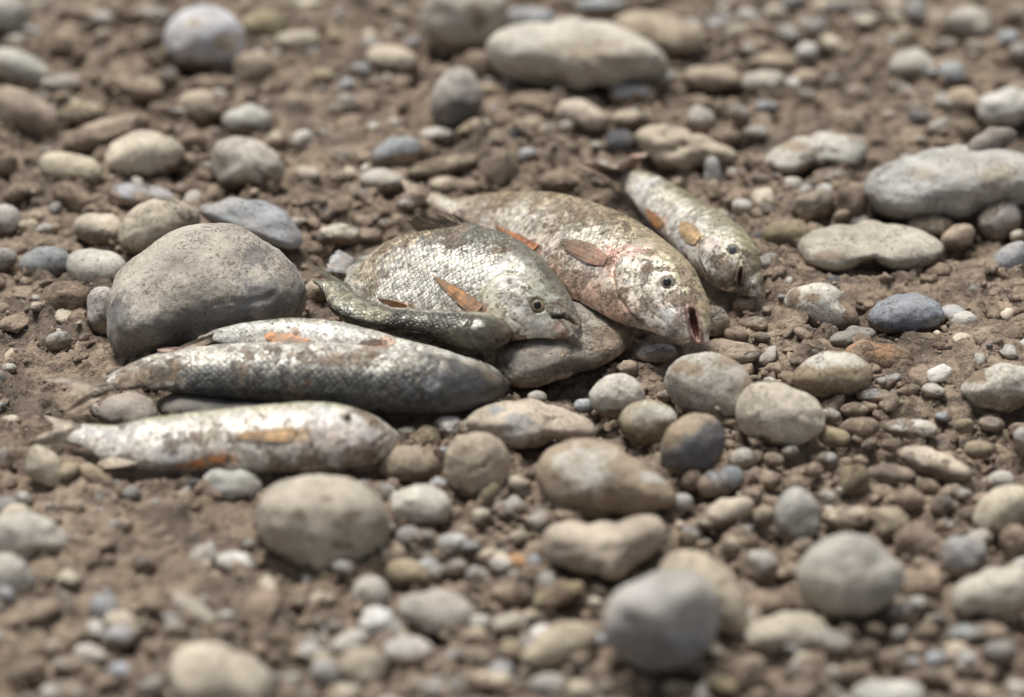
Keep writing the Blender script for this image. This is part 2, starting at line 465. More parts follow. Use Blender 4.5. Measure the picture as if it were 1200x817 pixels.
# px py halfwidth halfheight tilt colour mud
STONES = """
8 22 24 23 0 P .3|25 83 42 21 -27 P .2|27 132 43 24 -33 T .25|80 52 20 16 0 T .6|88 15 25 9 0 T .5|150 100 32 14 0 M .6
160 103 32 14 -5 T .6|78 100 15 13 0 G .4|236 127 28 20 0 T .45|247 98 28 10 0 T .6|298 84 24 19 0 T .3|311 33 26 21 0 O .4
348 50 31 13 5 I .3|370 24 20 10 5 G .4|350 5 28 9 0 I .3|183 20 12 12 0 G .3|182 70 13 11 0 O .5|292 142 32 17 0 P .4
169 184 48 27 3 I .3|123 158 52 17 20 T .4|86 199 38 19 -15 I .25|96 133 30 12 5 O .3|187 129 13 9 0 T .5|168 230 42 14 -8 B .2
54 310 28 20 0 B .1|112 315 35 23 -15 P .35|120 366 17 27 0 P .4|116 268 28 18 -8 I .35
8 257 17 16 0 P .2|33 264 10 7 0 I .2|5 303 14 12 0 G .2|78 352 28 21 0 M .75|385 277 15 9 0 P .5|385 252 9 9 0 D .1
225 165 17 10 0 T .6|356 166 13 12 0 W .3|293 115 9 8 0 G .3|7 193 14 12 0 D .4|21 225 11 8 0 P .2|90 228 9 7 0 D .3
395 188 10 9 0 P .3|393 130 10 8 0 P .4|617 22 30 14 0 B .15|770 42 55 28 -10 T .5|703 8 30 11 0 B .2|460 70 31 17 -10 I .2
422 84 13 9 0 B .2|440 98 11 7 0 P .3|560 78 18 18 0 T .6|577 104 18 6 -8 O .3|622 120 27 13 3 O .5
680 137 30 17 -15 I .4|613 151 28 11 12 T .6|563 153 15 13 0 T .4|575 172 11 9 0 P .3|640 157 13 10 0 G .4|664 152 9 11 0 P .4
742 110 26 13 0 B .5|738 140 25 11 0 T .6|727 168 20 17 0 D .5|465 181 32 18 20 B .2|447 212 24 14 0 P .45
518 195 44 11 14 T .3|527 217 28 9 -5 I .4|586 200 15 26 -25 T .65|618 182 11 9 0 B .3|655 213 28 12 -5 M .7|660 173 18 8 0 T .6
513 158 20 8 0 P .4|403 190 9 12 0 G .3|463 147 12 9 0 P .5|405 122 12 11 0 P .5|478 240 14 7 0 B .3|452 262 9 6 0 B .2
398 275 24 12 0 I .5|403 330 11 12 0 G .4|371 342 14 12 0 T .3|429 306 10 6 0 P .3
808 45 15 23 0 P .3|843 32 17 12 0 B .3|858 48 12 9 0 T .4|832 92 34 14 0 T .4|896 97 27 14 0 P .3|905 73 32 11 0 T .5
946 62 14 12 0 W .3|946 93 16 11 0 T .4|954 38 14 13 0 G .4|821 143 19 16 -30 P .2|848 162 16 10 0 T .6
1070 81 27 21 -5 P .15|1115 89 18 17 0 B .2|1128 122 21 18 0 T .3|1142 57 11 8 0 P .4|1137 30 28 21 0 P .45
1074 14 11 16 0 B .3|1043 8 18 10 0 I .3|1057 44 12 11 0 I .4|1027 75 8 9 0 T .4|1125 154 22 14 0 O .6|1188 20 14 10 0 B .3
991 142 21 13 0 I .6|1004 111 15 9 0 P .5|974 209 23 12 0 I .15|930 219 14 11 0 P .3|859 205 9 8 0 P .2|870 247 13 13 0 P .3
953 241 24 16 15 T .5|998 241 18 22 0 M .6|891 210 11 7 0 B .3|1020 190 8 7 0 G .3|836 208 10 22 8 G .25
923 276 29 17 0 O .45|1093 265 27 12 0 T .5|1123 278 20 13 20 T .4|1172 258 28 21 30 G .4|1193 277 10 7 0 P .2
1188 308 26 20 30 B .25|1148 341 14 9 0 G .4|1030 421 42 20 -3 R .75|840 378 15 17 0 P .45|863 393 15 8 -10 T .6
848 413 48 14 -3 P .5|872 357 12 10 0 D .5|894 325 12 10 0 D .6|1002 481 16 8 0 T .5|1025 464 20 8 -3 B .15
1009 501 21 12 5 T .3|1065 502 33 11 -2 P .3|1197 517 10 17 0 P .3|1045 522 12 8 0 D .2|1097 544 50 15 -17 I .25
1147 527 17 11 0 O .5|1047 556 29 10 -5 B .25|1003 563 17 17 0 O .4|970 540 13 10 0 P .3|1087 571 14 10 0 T .3
845 565 26 16 20 B .6|850 601 34 15 18 I .2|992 606 29 12 0 I .3|1044 614 20 18 0 T .3|1073 638 26 22 0 M .5
1130 653 26 26 0 B .05|1178 600 36 26 20 I .2|1190 636 18 22 0 M .7|1065 585 17 12 0 D .3|1103 592 14 11 0 D .4
896 605 12 13 0 T .2|856 641 11 11 0 I .15|877 635 13 10 0 T .3|890 664 22 20 0 P .1|903 706 31 15 -4 M .6
922 744 46 24 5 I .35|970 755 28 18 0 G .45|1133 718 11 10 0 I .2|1055 719 15 12 0 P .3|1142 741 42 9 3 B .3
1122 766 17 13 0 I .2|1172 765 19 14 0 G .4|1128 785 9 10 0 P .3|939 788 23 11 4 B .05|975 791 13 11 0 P .15
1018 762 12 10 0 P .2|1045 772 16 12 0 I .3|1067 780 11 9 0 B .2|1040 814 45 16 0 P .4|1140 812 28 13 0 T .4
1192 810 16 12 0 P .3|1003 790 16 13 0 T .5|880 790 17 22 0 T .4|841 802 22 11 -15 O .3|839 768 9 9 0 P .2
815 783 14 10 0 D .3|930 813 18 7 0 B .2|803 810 14 9 0 O .3|993 740 10 9 0 P .3|1088 689 15 12 0 M .6
667 604 17 9 0 I .3|702 601 15 6 0 W .2|684 476 12 8 0 B .3|629 466 11 7 0 P .3|478 545 37 22 0 T .55
477 509 14 9 0 P .25|534 641 20 16 0 W .2|480 632 17 14 0 G .4|478 673 27 16 -10 O .25|435 697 22 23 0 P .25
511 717 42 23 -8 P .2|478 766 31 19 0 P .3|425 784 28 26 0 I .15|382 791 19 20 0 P .05|643 806 24 15 0 P .2
578 800 24 13 -4 I .3|520 777 24 9 20 B .2|597 733 22 14 8 I .35|597 766 18 15 0 O .5|654 698 32 12 20 O .35
605 660 15 10 0 R .3|572 585 12 20 -30 O .5|750 805 18 11 0 T .4|788 807 15 9 0 T .2|485 808 18 11 0 P .3
520 811 15 9 0 T .3|600 697 26 14 0 M .6|720 772 22 13 0 M .5|269 570 35 19 -2 P .1|276 662 25 15 -3 W .1
292 640 10 9 0 P .3|240 594 13 11 0 O .6|228 722 32 18 -42 I .45|315 713 25 11 -12 I .5|379 703 17 9 0 I .2
371 730 9 9 0 P .3|139 748 20 14 8 B .2|105 768 22 12 -12 P .2|65 762 15 12 0 T .3|18 793 11 11 0 W .1|38 785 17 14 0 T .4
82 780 21 11 0 G .2|140 792 19 14 0 B .15|72 810 28 12 0 P .3|171 808 16 10 0 P .2|190 795 10 9 0 B .3|352 813 20 6 0 G .3
393 737 12 9 0 D .4|102 552 12 8 0 T .5|117 563 25 12 -30 O .55|135 571 9 8 0 B .2|133 622 9 12 0 G .3|27 588 12 10 0 P .6
63 609 10 6 0 B .3|4 543 10 17 0 D .3|224 568 8 15 35 O .3|12 494 13 8 0 I .3|98 397 6 6 0 D .1|10 432 9 6 0 P .2
770 414 26 11 0 B .2|780 464 10 6 0 B .2|1085 740 14 9 0 T .4|960 700 0 0 0 P .3|700 740 14 12 0 O .4
"""
HEROES = [
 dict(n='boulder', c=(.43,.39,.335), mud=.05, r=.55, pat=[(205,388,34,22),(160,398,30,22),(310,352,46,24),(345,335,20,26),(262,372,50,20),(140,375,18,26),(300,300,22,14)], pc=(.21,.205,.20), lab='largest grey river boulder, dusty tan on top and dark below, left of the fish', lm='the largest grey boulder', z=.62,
      p=[(124,377),(133,333),(147,310),(173,290),(207,270),(247,262),(280,265),(307,280),(337,303),(353,327),(359,345),(352,372),(320,395),(270,402),(213,406),(180,420),(150,423),(133,407)]),
 dict(n='stone', c=(.60, .61, .65), mud=0.1, pat=[(262, 48, 17, 10), (230, 28, 10, 5), (235, 76, 22, 6)], pc=(0.46, 0.38, 0.29), lab='round bluish white stone standing disc-like at the far left', lm='the bluish white disc stone',
      p=[(192,52),(195,32),(208,16),(228,8),(250,8),(272,18),(286,38),(285,60),(274,76),(250,82),(222,80),(202,72)]),
 dict(n='stone', c=(.50,.44,.35), mud=.3, lab='rounded cream stone right behind the largest grey boulder', lm='the cream stone behind the boulder',
      p=[(140,272),(148,254),(164,240),(188,233),(212,234),(230,244),(236,258),(230,266),(205,282),(172,300),(150,298),(141,288)]),
 dict(n='stone', c=(.33,.345,.36), mud=.25, lab='long blue-grey stone slanting down behind the right side of the boulder', lm='the long blue-grey stone behind the boulder',
      p=[(229,240),(250,236),(290,235),(320,240),(345,256),(356,274),(354,292),(340,298),(318,284),(290,270),(250,262),(232,252)]),
 dict(n='stone', c=(.49,.455,.39), mud=.3, lab='pale oval stone with a bite of mud under its right end, upper left', lm='the pale oval stone with a muddy bite',
      p=[(247,190),(250,170),(264,162),(290,162),(312,170),(328,184),(335,200),(330,216),(318,220),(308,206),(290,216),(262,220),(250,208)]),
 dict(n='boulder', c=(.45,.415,.355), mud=.3, lab='rounded tan grey boulder at the top, left of the long pale boulder', lm='the rounded boulder at the top',
      p=[(492,30),(496,10),(506,-8),(540,-14),(580,-12),(596,4),(594,28),(580,48),(556,62),(524,64),(502,50)]),
 dict(n='boulder', c=(.51,.475,.41), mud=0.1, pat=[(690, 60, 50, 12), (640, 92, 30, 8)], pc=(0.42, 0.36, 0.28), lab='longest pale smooth boulder lying across the top centre', lm='the longest pale boulder',
      p=[(566,62),(572,46),(594,32),(640,26),(690,24),(730,32),(764,50),(786,74),(780,90),(750,98),(700,102),(650,104),(604,96),(578,82)]),
 dict(n='stone', c=(.33,.32,.30), mud=.0, two=1, lab='upright pointed stone, pale on top and charcoal at the bottom', lm='the pointed two-tone stone',
      p=[(505,122),(508,106),(520,88),(534,78),(548,80),(560,94),(567,114),(562,132),(550,146),(530,155),(512,150),(505,138)]),
 dict(n='stone', c=(.46,.39,.30), mud=.3, lab='long knobbly tan stone with dark holes behind the rightmost fish', lm='the knobbly stone with holes',
      p=[(742,160),(748,150),(768,144),(790,148),(812,158),(840,168),(866,180),(868,190),(850,194),(820,198),(790,202),(770,196),(756,180)]),
 dict(n='boulder', c=(.42,.415,.39), mud=.15, pat=[(1078, 202, 18, 6), (1168, 204, 18, 11)], pc=(0.4, 0.36, 0.3), lab='large flat grey slab-like boulder at the right edge', lm='the large slab at the right edge',
      p=[(1010,216),(1014,204),(1036,192),(1070,182),(1110,173),(1150,172),(1190,176),(1225,190),(1230,220),(1200,240),(1150,250),(1100,256),(1060,260),(1030,252),(1014,238)]),
 dict(n='stone', c=(.49,.47,.42), mud=0.2, pat=[(960, 198, 30, 8), (930, 172, 16, 7), (1002, 160, 10, 6)], pc=(0.28, 0.22, 0.16), lab='pale elongated stone with a ragged muddy lower edge, left of the slab', lm='the ragged pale stone',
      p=[(892,192),(900,178),(922,166),(950,160),(985,156),(1012,158),(1020,172),(1012,186),(994,200),(976,192),(950,196),(925,206),(902,204)]),
 dict(n='stone', c=(.42,.385,.32), mud=0.2, pat=[(972, 300, 24, 4), (1020, 306, 14, 6)], pc=(0.24, 0.19, 0.14), lab='flat lobed tan-grey stone on the mud right of the fish heads', lm='the flat lobed stone', z=.5,
      p=[(933,290),(940,276),(960,267),(1000,263),(1040,262),(1080,268),(1105,280),(1109,296),(1095,308),(1062,320),(1040,316),(1022,306),(1004,312),(976,321),(950,316),(936,304)]),
 dict(n='stone', c=(.55,.525,.46), mud=0.15, pat=[(1000, 362, 20, 24), (952, 348, 10, 5), (930, 350, 8, 12)], pc=(0.24, 0.18, 0.125), lab='flat whitish angular stone half under mud right of the open-mouthed fish', lm='the whitish angular stone', z=.3,
      p=[(918,352),(925,340),(945,334),(966,331),(982,338),(990,354),(1005,368),(1007,382),(990,390),(962,392),(938,382),(922,366)]),
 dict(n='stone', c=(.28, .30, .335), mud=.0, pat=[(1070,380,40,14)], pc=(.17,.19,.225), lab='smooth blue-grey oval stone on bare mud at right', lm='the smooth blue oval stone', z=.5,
      p=[(1015,376),(1020,362),(1038,350),(1060,345),(1085,347),(1103,358),(1109,372),(1102,384),(1080,389),(1050,391),(1026,390)]),
 dict(n='stone', c=(.31,.30,.26), mud=.1, lab='thin olive-grey stone lying flat left of the smooth blue oval', lm='the thin olive-grey stone',
      p=[(970,400),(975,393),(990,388),(1010,384),(1026,386),(1029,393),(1018,400),(1000,404),(980,406)]),
 dict(n='stone', c=(0.27, 0.215, 0.14), mud=0.1, pat=[(976, 421, 34, 10)], pc=(0.5, 0.475, 0.41), lab='rounded stone coated in mud with a bare pale top, right of centre', lm='the mud-coated stone',
      p=[(925,446),(938,428),(955,416),(980,412),(1004,416),(1022,430),(1024,446),(1010,460),(980,464),(948,462),(930,456)]),
 dict(n='stone', c=(.56,.50,.41), mud=.14, lab='blocky ivory stone with a blunt left face, right of centre', lm='the blocky ivory stone',
      p=[(862,488),(866,466),(878,450),(900,448),(930,456),(956,468),(967,484),(966,502),(950,516),(920,524),(890,520),(870,508)]),
 dict(n='stone', c=(.47,.45,.40), mud=0.15, pat=[(802, 432, 20, 10), (852, 424, 20, 7), (880, 456, 10, 18)], pc=(0.26, 0.2, 0.14), lab='broad pale stone smeared with mud directly below the open mouths', lm='the broad mud-smeared stone',
      p=[(778,440),(790,424),(815,414),(850,418),(874,434),(884,452),(882,474),(866,490),(838,494),(806,484),(786,468)]),
 dict(n='stone', c=(.095,.105,.125), mud=.25, two=2, lab='dark slate-blue rounded stone with a muddy tan top, centre right', lm='the dark slate-blue stone',
      p=[(774,540),(776,514),(790,494),(812,484),(836,488),(849,504),(849,528),(838,548),(820,562),(795,564),(780,556)]),
 dict(n='stone', c=(.465,.39,.30), mud=.0, crease=1, lab='round tan stone with a dark crease and two pits, below centre', lm='the creased round stone',
      p=[(521,546),(524,526),(538,511),(560,506),(582,512),(596,530),(598,552),(588,574),(566,586),(542,584),(527,570)]),
 dict(n='stone', c=(.45,.385,.31), mud=0.15, pat=[(608, 500, 24, 14), (580, 482, 10, 6)], pc=(0.3, 0.31, 0.315), lab='long arched tan-grey stone beside the head of the second front fish', lm='the arched stone',
      p=[(540,494),(556,482),(580,472),(606,470),(640,474),(672,484),(698,496),(703,512),(680,518),(650,514),(620,524),(590,522),(560,508)]),
 dict(n='stone', c=(.58,.56,.51), mud=.22, lab='whitish cracked stone right below the stone under the fish heads', lm='the whitish cracked stone',
      p=[(690,462),(700,448),(718,438),(738,440),(754,456),(757,470),(744,484),(722,492),(702,486),(692,474)]),
 dict(n='stone', c=(0.27, 0.225, 0.145), mud=0.1, pat=[(766, 484, 27, 10)], pc=(0.49, 0.47, 0.41), lab='mud-covered stone with a pale flat top above the dark slate-blue stone', lm='the muddy stone with pale top',
      p=[(724,494),(732,478),(750,470),(775,472),(792,482),(796,498),(786,512),(764,520),(740,518),(728,508)]),
 dict(n='boulder', c=(0.275, 0.215, 0.15), mud=0.1, pat=[(690, 550, 30, 26), (764, 560, 16, 7), (655, 540, 10, 8)], pc=(0.5, 0.48, 0.44), lab='wide muddy stone with a white patch, between centre and bottom', lm='the wide muddy stone',
      p=[(626,556),(632,536),(650,522),(680,514),(710,518),(736,534),(765,552),(788,572),(796,590),(770,600),(720,602),(670,600),(640,588)]),
 dict(n='stone', c=(.47,.40,.32), mud=.08, lab='bone-shaped tan stone with a knob at its right end, lower centre', lm='the bone-shaped stone',
      p=[(632,636),(638,620),(655,612),(690,616),(722,614),(742,606),(764,602),(782,612),(785,630),(768,650),(745,662),(722,680),(698,672),(660,664),(638,654)]),
 dict(n='boulder', c=(.37,.355,.335), mud=.0, pat=[(765,760,70,34)], pc=(.22,.225,.24), lab='large grey rounded boulder in front at the bottom, right of centre', lm='the large front boulder', z=.8, front=.010,  # pat darkens the lower half: shade put into the stone colour
      p=[(706,724),(710,702),(724,688),(748,678),(785,667),(815,670),(836,688),(842,716),(838,746),(816,772),(782,784),(745,780),(716,762)]),
 dict(n='boulder', c=(.50,.43,.33), mud=.1, lab='tan boulder leaning behind the large front boulder', lm='the leaning tan boulder', z=.6,
      p=[(770,690),(772,664),(785,648),(810,644),(838,656),(862,680),(875,712),(874,738),(850,748),(810,744),(780,724)]),
 dict(n='stone', c=(.43,.415,.38), mud=.1, lab='upright drop-shaped pale grey stone at lower right', lm='the drop-shaped stone',
      p=[(908,612),(910,590),(922,574),(936,570),(950,580),(960,606),(958,628),(944,638),(924,638),(912,628)]),
 dict(n='boulder', c=(.45,.43,.38), mud=.08, lab='big round grey boulder with a faint band, lower right', lm='the big round boulder lower right', z=.8,
      p=[(933,676),(942,652),(962,634),(985,626),(1010,626),(1030,638),(1042,652),(1058,662),(1060,684),(1046,706),(1020,722),(988,726),(955,714),(938,700)]),
 dict(n='stone', c=(.50,.465,.39), mud=.15, lab='smooth cream stone at the lower right edge', lm='the smooth cream stone at the right edge',
      p=[(1112,700),(1120,684),(1145,674),(1178,666),(1205,668),(1215,690),(1205,712),(1175,722),(1140,722),(1118,716)]),
 dict(n='boulder', c=(.53,.475,.38), mud=.2, lab='broad ivory boulder at the bottom edge, left', lm='the broad ivory boulder at the bottom',
      p=[(198,800),(200,772),(215,757),(245,752),(275,764),(305,776),(322,792),(326,812),(300,830),(250,835),(210,825)]),
 dict(n='stone', c=(.55,.485,.38), mud=.1, lab='knobbly cream stone by the tail of the frontmost fish', lm='the knobbly cream stone by the tail',
      p=[(30,540),(34,526),(44,520),(56,528),(74,546),(77,560),(70,572),(52,572),(38,564),(29,552)]),
 dict(n='stone', c=(.51,.485,.43), mud=.12, lab='pale grey stone at the left edge, upper one of two', lm='the upper pale stone at the left edge', z=.6,
      p=[(-14,630),(-4,608),(20,602),(48,604),(70,618),(82,638),(72,646),(50,650),(36,664),(0,662)]),
 dict(n='stone', c=(.51,.485,.43), mud=.08, lab='pale grey stone at the left edge, lower one of two', lm='the lower pale stone at the left edge', z=.75,
      p=[(-26,680),(-16,655),(6,648),(24,654),(38,670),(42,686),(34,698),(10,704),(-14,702)]),
 dict(n='boulder', c=(.47,.42,.345), mud=0.1, pat=[(350, 601, 10, 7), (383, 585, 6, 4), (366, 630, 5, 4), (412, 604, 9, 6), (400, 640, 14, 5)], pc=(0.2, 0.15, 0.105), lab='big oval stone with stuck mud specks in front of the frontmost fish', lm='the big oval stone in front of the fish', z=.6,
      p=[(298,608),(301,588),(316,570),(345,560),(385,558),(420,564),(445,582),(457,608),(455,634),(436,656),(402,670),(364,668),(326,652),(306,632)]),
 dict(n='stone', c=(.56,.53,.46), mud=.25, lab='whitish brown-stained stone right of the big oval stone', lm='the whitish stained stone',
      p=[(458,592),(464,578),(482,570),(508,570),(528,584),(529,600),(518,614),(496,620),(472,616)]),
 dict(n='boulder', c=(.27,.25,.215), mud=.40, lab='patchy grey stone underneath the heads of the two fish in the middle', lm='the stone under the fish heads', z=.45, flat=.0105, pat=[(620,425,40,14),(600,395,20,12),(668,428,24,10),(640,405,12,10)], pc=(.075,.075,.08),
      p=[(578,436),(584,408),(596,386),(620,366),(655,352),(695,352),(724,368),(738,392),(732,416),(704,430),(676,436),(650,446),(610,456),(586,450)]),
 dict(n='stone', c=(.30,.27,.24), mud=.35, lab='grey mud-filmed stone under the tail of the second front fish', lm='the stone under the second fish', flat=.009,
      p=[(114,486),(120,470),(140,462),(165,462),(182,472),(186,488),(178,500),(140,502),(120,498)]),
 dict(n='stone', c=(.10,.10,.10), mud=.1, lab='dark elongated stone in the gap between the two front fish', lm='the dark stone between the front fish', flat=.007,
      p=[(180,470),(200,460),(240,458),(290,462),(330,470),(330,484),(290,490),(240,494),(200,490),(184,482)]),
 dict(n='stone', c=(.60,.58,.53), mud=.12, lab='chalky white long stone cut off by the right edge, upper right', lm='the chalky white stone',
      p=[(1144,128),(1148,114),(1168,108),(1200,106),(1225,108),(1225,134),(1200,140),(1168,148),(1150,144)]),
 dict(n='stone', c=(.20,.18,.165), mud=.2, lab='dark slim stone resting on the left top of the large slab', lm='the dark slim stone on the slab', lift=.022, front=.0,
      p=[(1133,178),(1134,168),(1150,158),(1172,150),(1190,152),(1193,162),(1178,172),(1155,182),(1140,186)]),
 dict(n='stone', c=(.47,.40,.30), mud=.3, lab='tan blocky stone at the bottom centre, left of the large front boulder', lm='the tan blocky stone',
      p=[(608,772),(622,752),(644,736),(672,728),(694,734),(702,750),(694,768),(668,780),(636,788),(614,784)]),
 dict(n='stone', c=(0.46, 0.43, 0.37), mud=0.2, pat=[(1140, 440, 16, 10), (1180, 470, 30, 8)], pc=(0.25, 0.19, 0.135), lab='muddy pale lump at the right edge, level with the whitish cracked stone', lm='the muddy pale lump at the right edge',
      p=[(1124,458),(1136,442),(1160,430),(1190,428),(1215,436),(1218,462),(1195,478),(1160,480),(1134,472)]),
]

# ------------------------------------------------------------------ stones: shape
SN, CS = math.sin(TH), math.cos(TH)
foot = []        # footprints for the ground and the gravel: (x, y, H inverse, size, z centre, height)
def stone_geo(outline, k, seed, zf=0.62, flat=None, lift=0.0, box=2.3, rough=1.0, front=0.0):
    """a closed pebble whose silhouette from the camera follows the traced outline; it has a depth and thickness of its own"""
    P = np.array(outline, float)
    c0 = (P.max(0) + P.min(0)) / 2
    dep0 = project(at_z(c0[0], c0[1], 0.008))[2]
    mpp = dep0 / PXF                                   # metres per photo pixel there
    Q = (P - c0) * mpp
    Q[:, 1] *= -1
    ang = np.arctan2(Q[:, 1], Q[:, 0])
    rad = np.hypot(Q[:, 0], Q[:, 1])
    o = np.argsort(ang)
    ang, rad = ang[o], rad[o]
    nb = 96
    bins = -math.pi + (np.arange(nb) + .5) * 2 * math.pi / nb
    R = np.interp(bins, np.r_[ang - 2 * math.pi, ang, ang + 2 * math.pi], np.r_[rad, rad, rad])
    ker = np.array([1, 2, 3, 2, 1.]) / 9
    R = sum(np.roll(R, j - 2) * ker[j] for j in range(5))
    X = R * np.cos(bins); Y = R * np.sin(bins)
    Mxx, Myy, Mxy = 2 * np.mean(X * X), 2 * np.mean(Y * Y), 2 * np.mean(X * Y)
    hy = 0.72 * Mxx
    hy = max(hy, 1.5 * (Mxy / SN) ** 2 / Mxx)
    c2 = (Myy - hy * SN * SN) / CS ** 2
    c2 = min(max(c2, 0.30 * Myy), 1.05 * Myy)
    c = math.sqrt(c2)
    if flat: c = flat
    hy = max((Myy - c * c * CS * CS) / (SN * SN), 0.25 * Mxx)
    hy = min(hy, 1.5 * max(Mxx, Myy))
    hxy = Mxy / SN
    lim = 0.75 * math.sqrt(Mxx * hy)
    hxy = max(-lim, min(lim, hxy))
    H = np.array([[Mxx, hxy], [hxy, hy]])
    w, E = np.linalg.eigh(H)
    S = E @ np.diag(np.sqrt(w)) @ E.T
    n, F = ico(k)
    rs = np.random.default_rng(seed)
    A = rs.normal(size=(3, 3)); A, _ = np.linalg.qr(A)
    m = n @ A
    p = box
    r = 1.0 / (np.abs(m[:, 0]) ** p + np.abs(m[:, 1]) ** p + np.abs(m[:, 2]) ** p) ** (1 / p)
    off = rs.uniform(0, 50, 3)
    r = r * (1 + rough * (0.13 * noise3(n * 1.3 + off, seed) + 0.05 * noise3(n * 3.1 + off, seed + 1)))
    if k >= 4:
        r = r * (1 + rough * (0.020 * noise3(n * 8 + off, seed + 2) + 0.010 * noise3(n * 18 + off, seed + 3) + 0.005 * noise3(n * 40 + off, seed + 4)))
    V = n * r[:, None]
    V = np.c_[V[:, :2] @ S.T, V[:, 2] * c]
    ix, iy = V[:, 0], V[:, 1] * SN + V[:, 2] * CS
    pr = np.hypot(ix, iy)
    pa = np.arctan2(iy, ix)
    b = ((pa + math.pi) / (2 * math.pi) * nb).astype(int) % nb
    act = np.zeros(nb)
    np.maximum.at(act, b, pr)
    act = np.maximum.reduce([act, np.roll(act, 1), np.roll(act, -1)])
    act = sum(np.roll(act, j - 2) * ker[j] for j in range(5))
    fac = R / np.maximum(act, 1e-6)
    fv = np.interp(pa, np.r_[bins - 2 * math.pi, bins, bins + 2 * math.pi], np.r_[fac, fac, fac])
    wgt = sstep(0.15, 0.85, pr / np.interp(pa, np.r_[bins - 2 * math.pi, bins, bins + 2 * math.pi], np.r_[act, act, act]))
    V = V * (fac.mean() * (1 - wgt) + fv * wgt)[:, None]
    zc = c * zf + lift
    pos = at_z(c0[0], c0[1], zc)
    if front: pos = pos - FWD * front
    if not lift:
        foot.append((pos[0], pos[1], np.linalg.inv(H), math.sqrt(w.max()), pos[2], c))
    return V, F, pos

def ellipse_outline(px, py, a, b, ang, seed):
    t = np.linspace(0, 2 * math.pi, 28, endpoint=False)
    e = 2.0 + 0.5 * random.random()
    r = 1 / (np.abs(np.cos(t) / a) ** e + np.abs(np.sin(t) / b) ** e) ** (1 / e)
    q = np.c_[np.cos(t), np.sin(t), np.full_like(t, seed * .37)]
    r = r * (1 + 0.13 * noise3(q * 1.1, seed) + 0.05 * noise3(q * 2.6, seed + 9))
    x, y = r * np.cos(t), r * np.sin(t)
    A = math.radians(ang)
    return np.c_[px + x * math.cos(A) - y * math.sin(A), py - (x * math.sin(A) + y * math.cos(A))]

def direction(dx, dy):
    d = math.degrees(math.atan2(-dy * 1.6, dx)) % 360
    for lim, wd in ((22, 'right of'), (68, 'behind and right of'), (112, 'behind'), (158, 'behind and left of'), (202, 'left of'),
                    (248, 'in front and left of'), (292, 'in front of'), (338, 'in front and right of'), (361, 'right of')):
        if d < lim: return wd

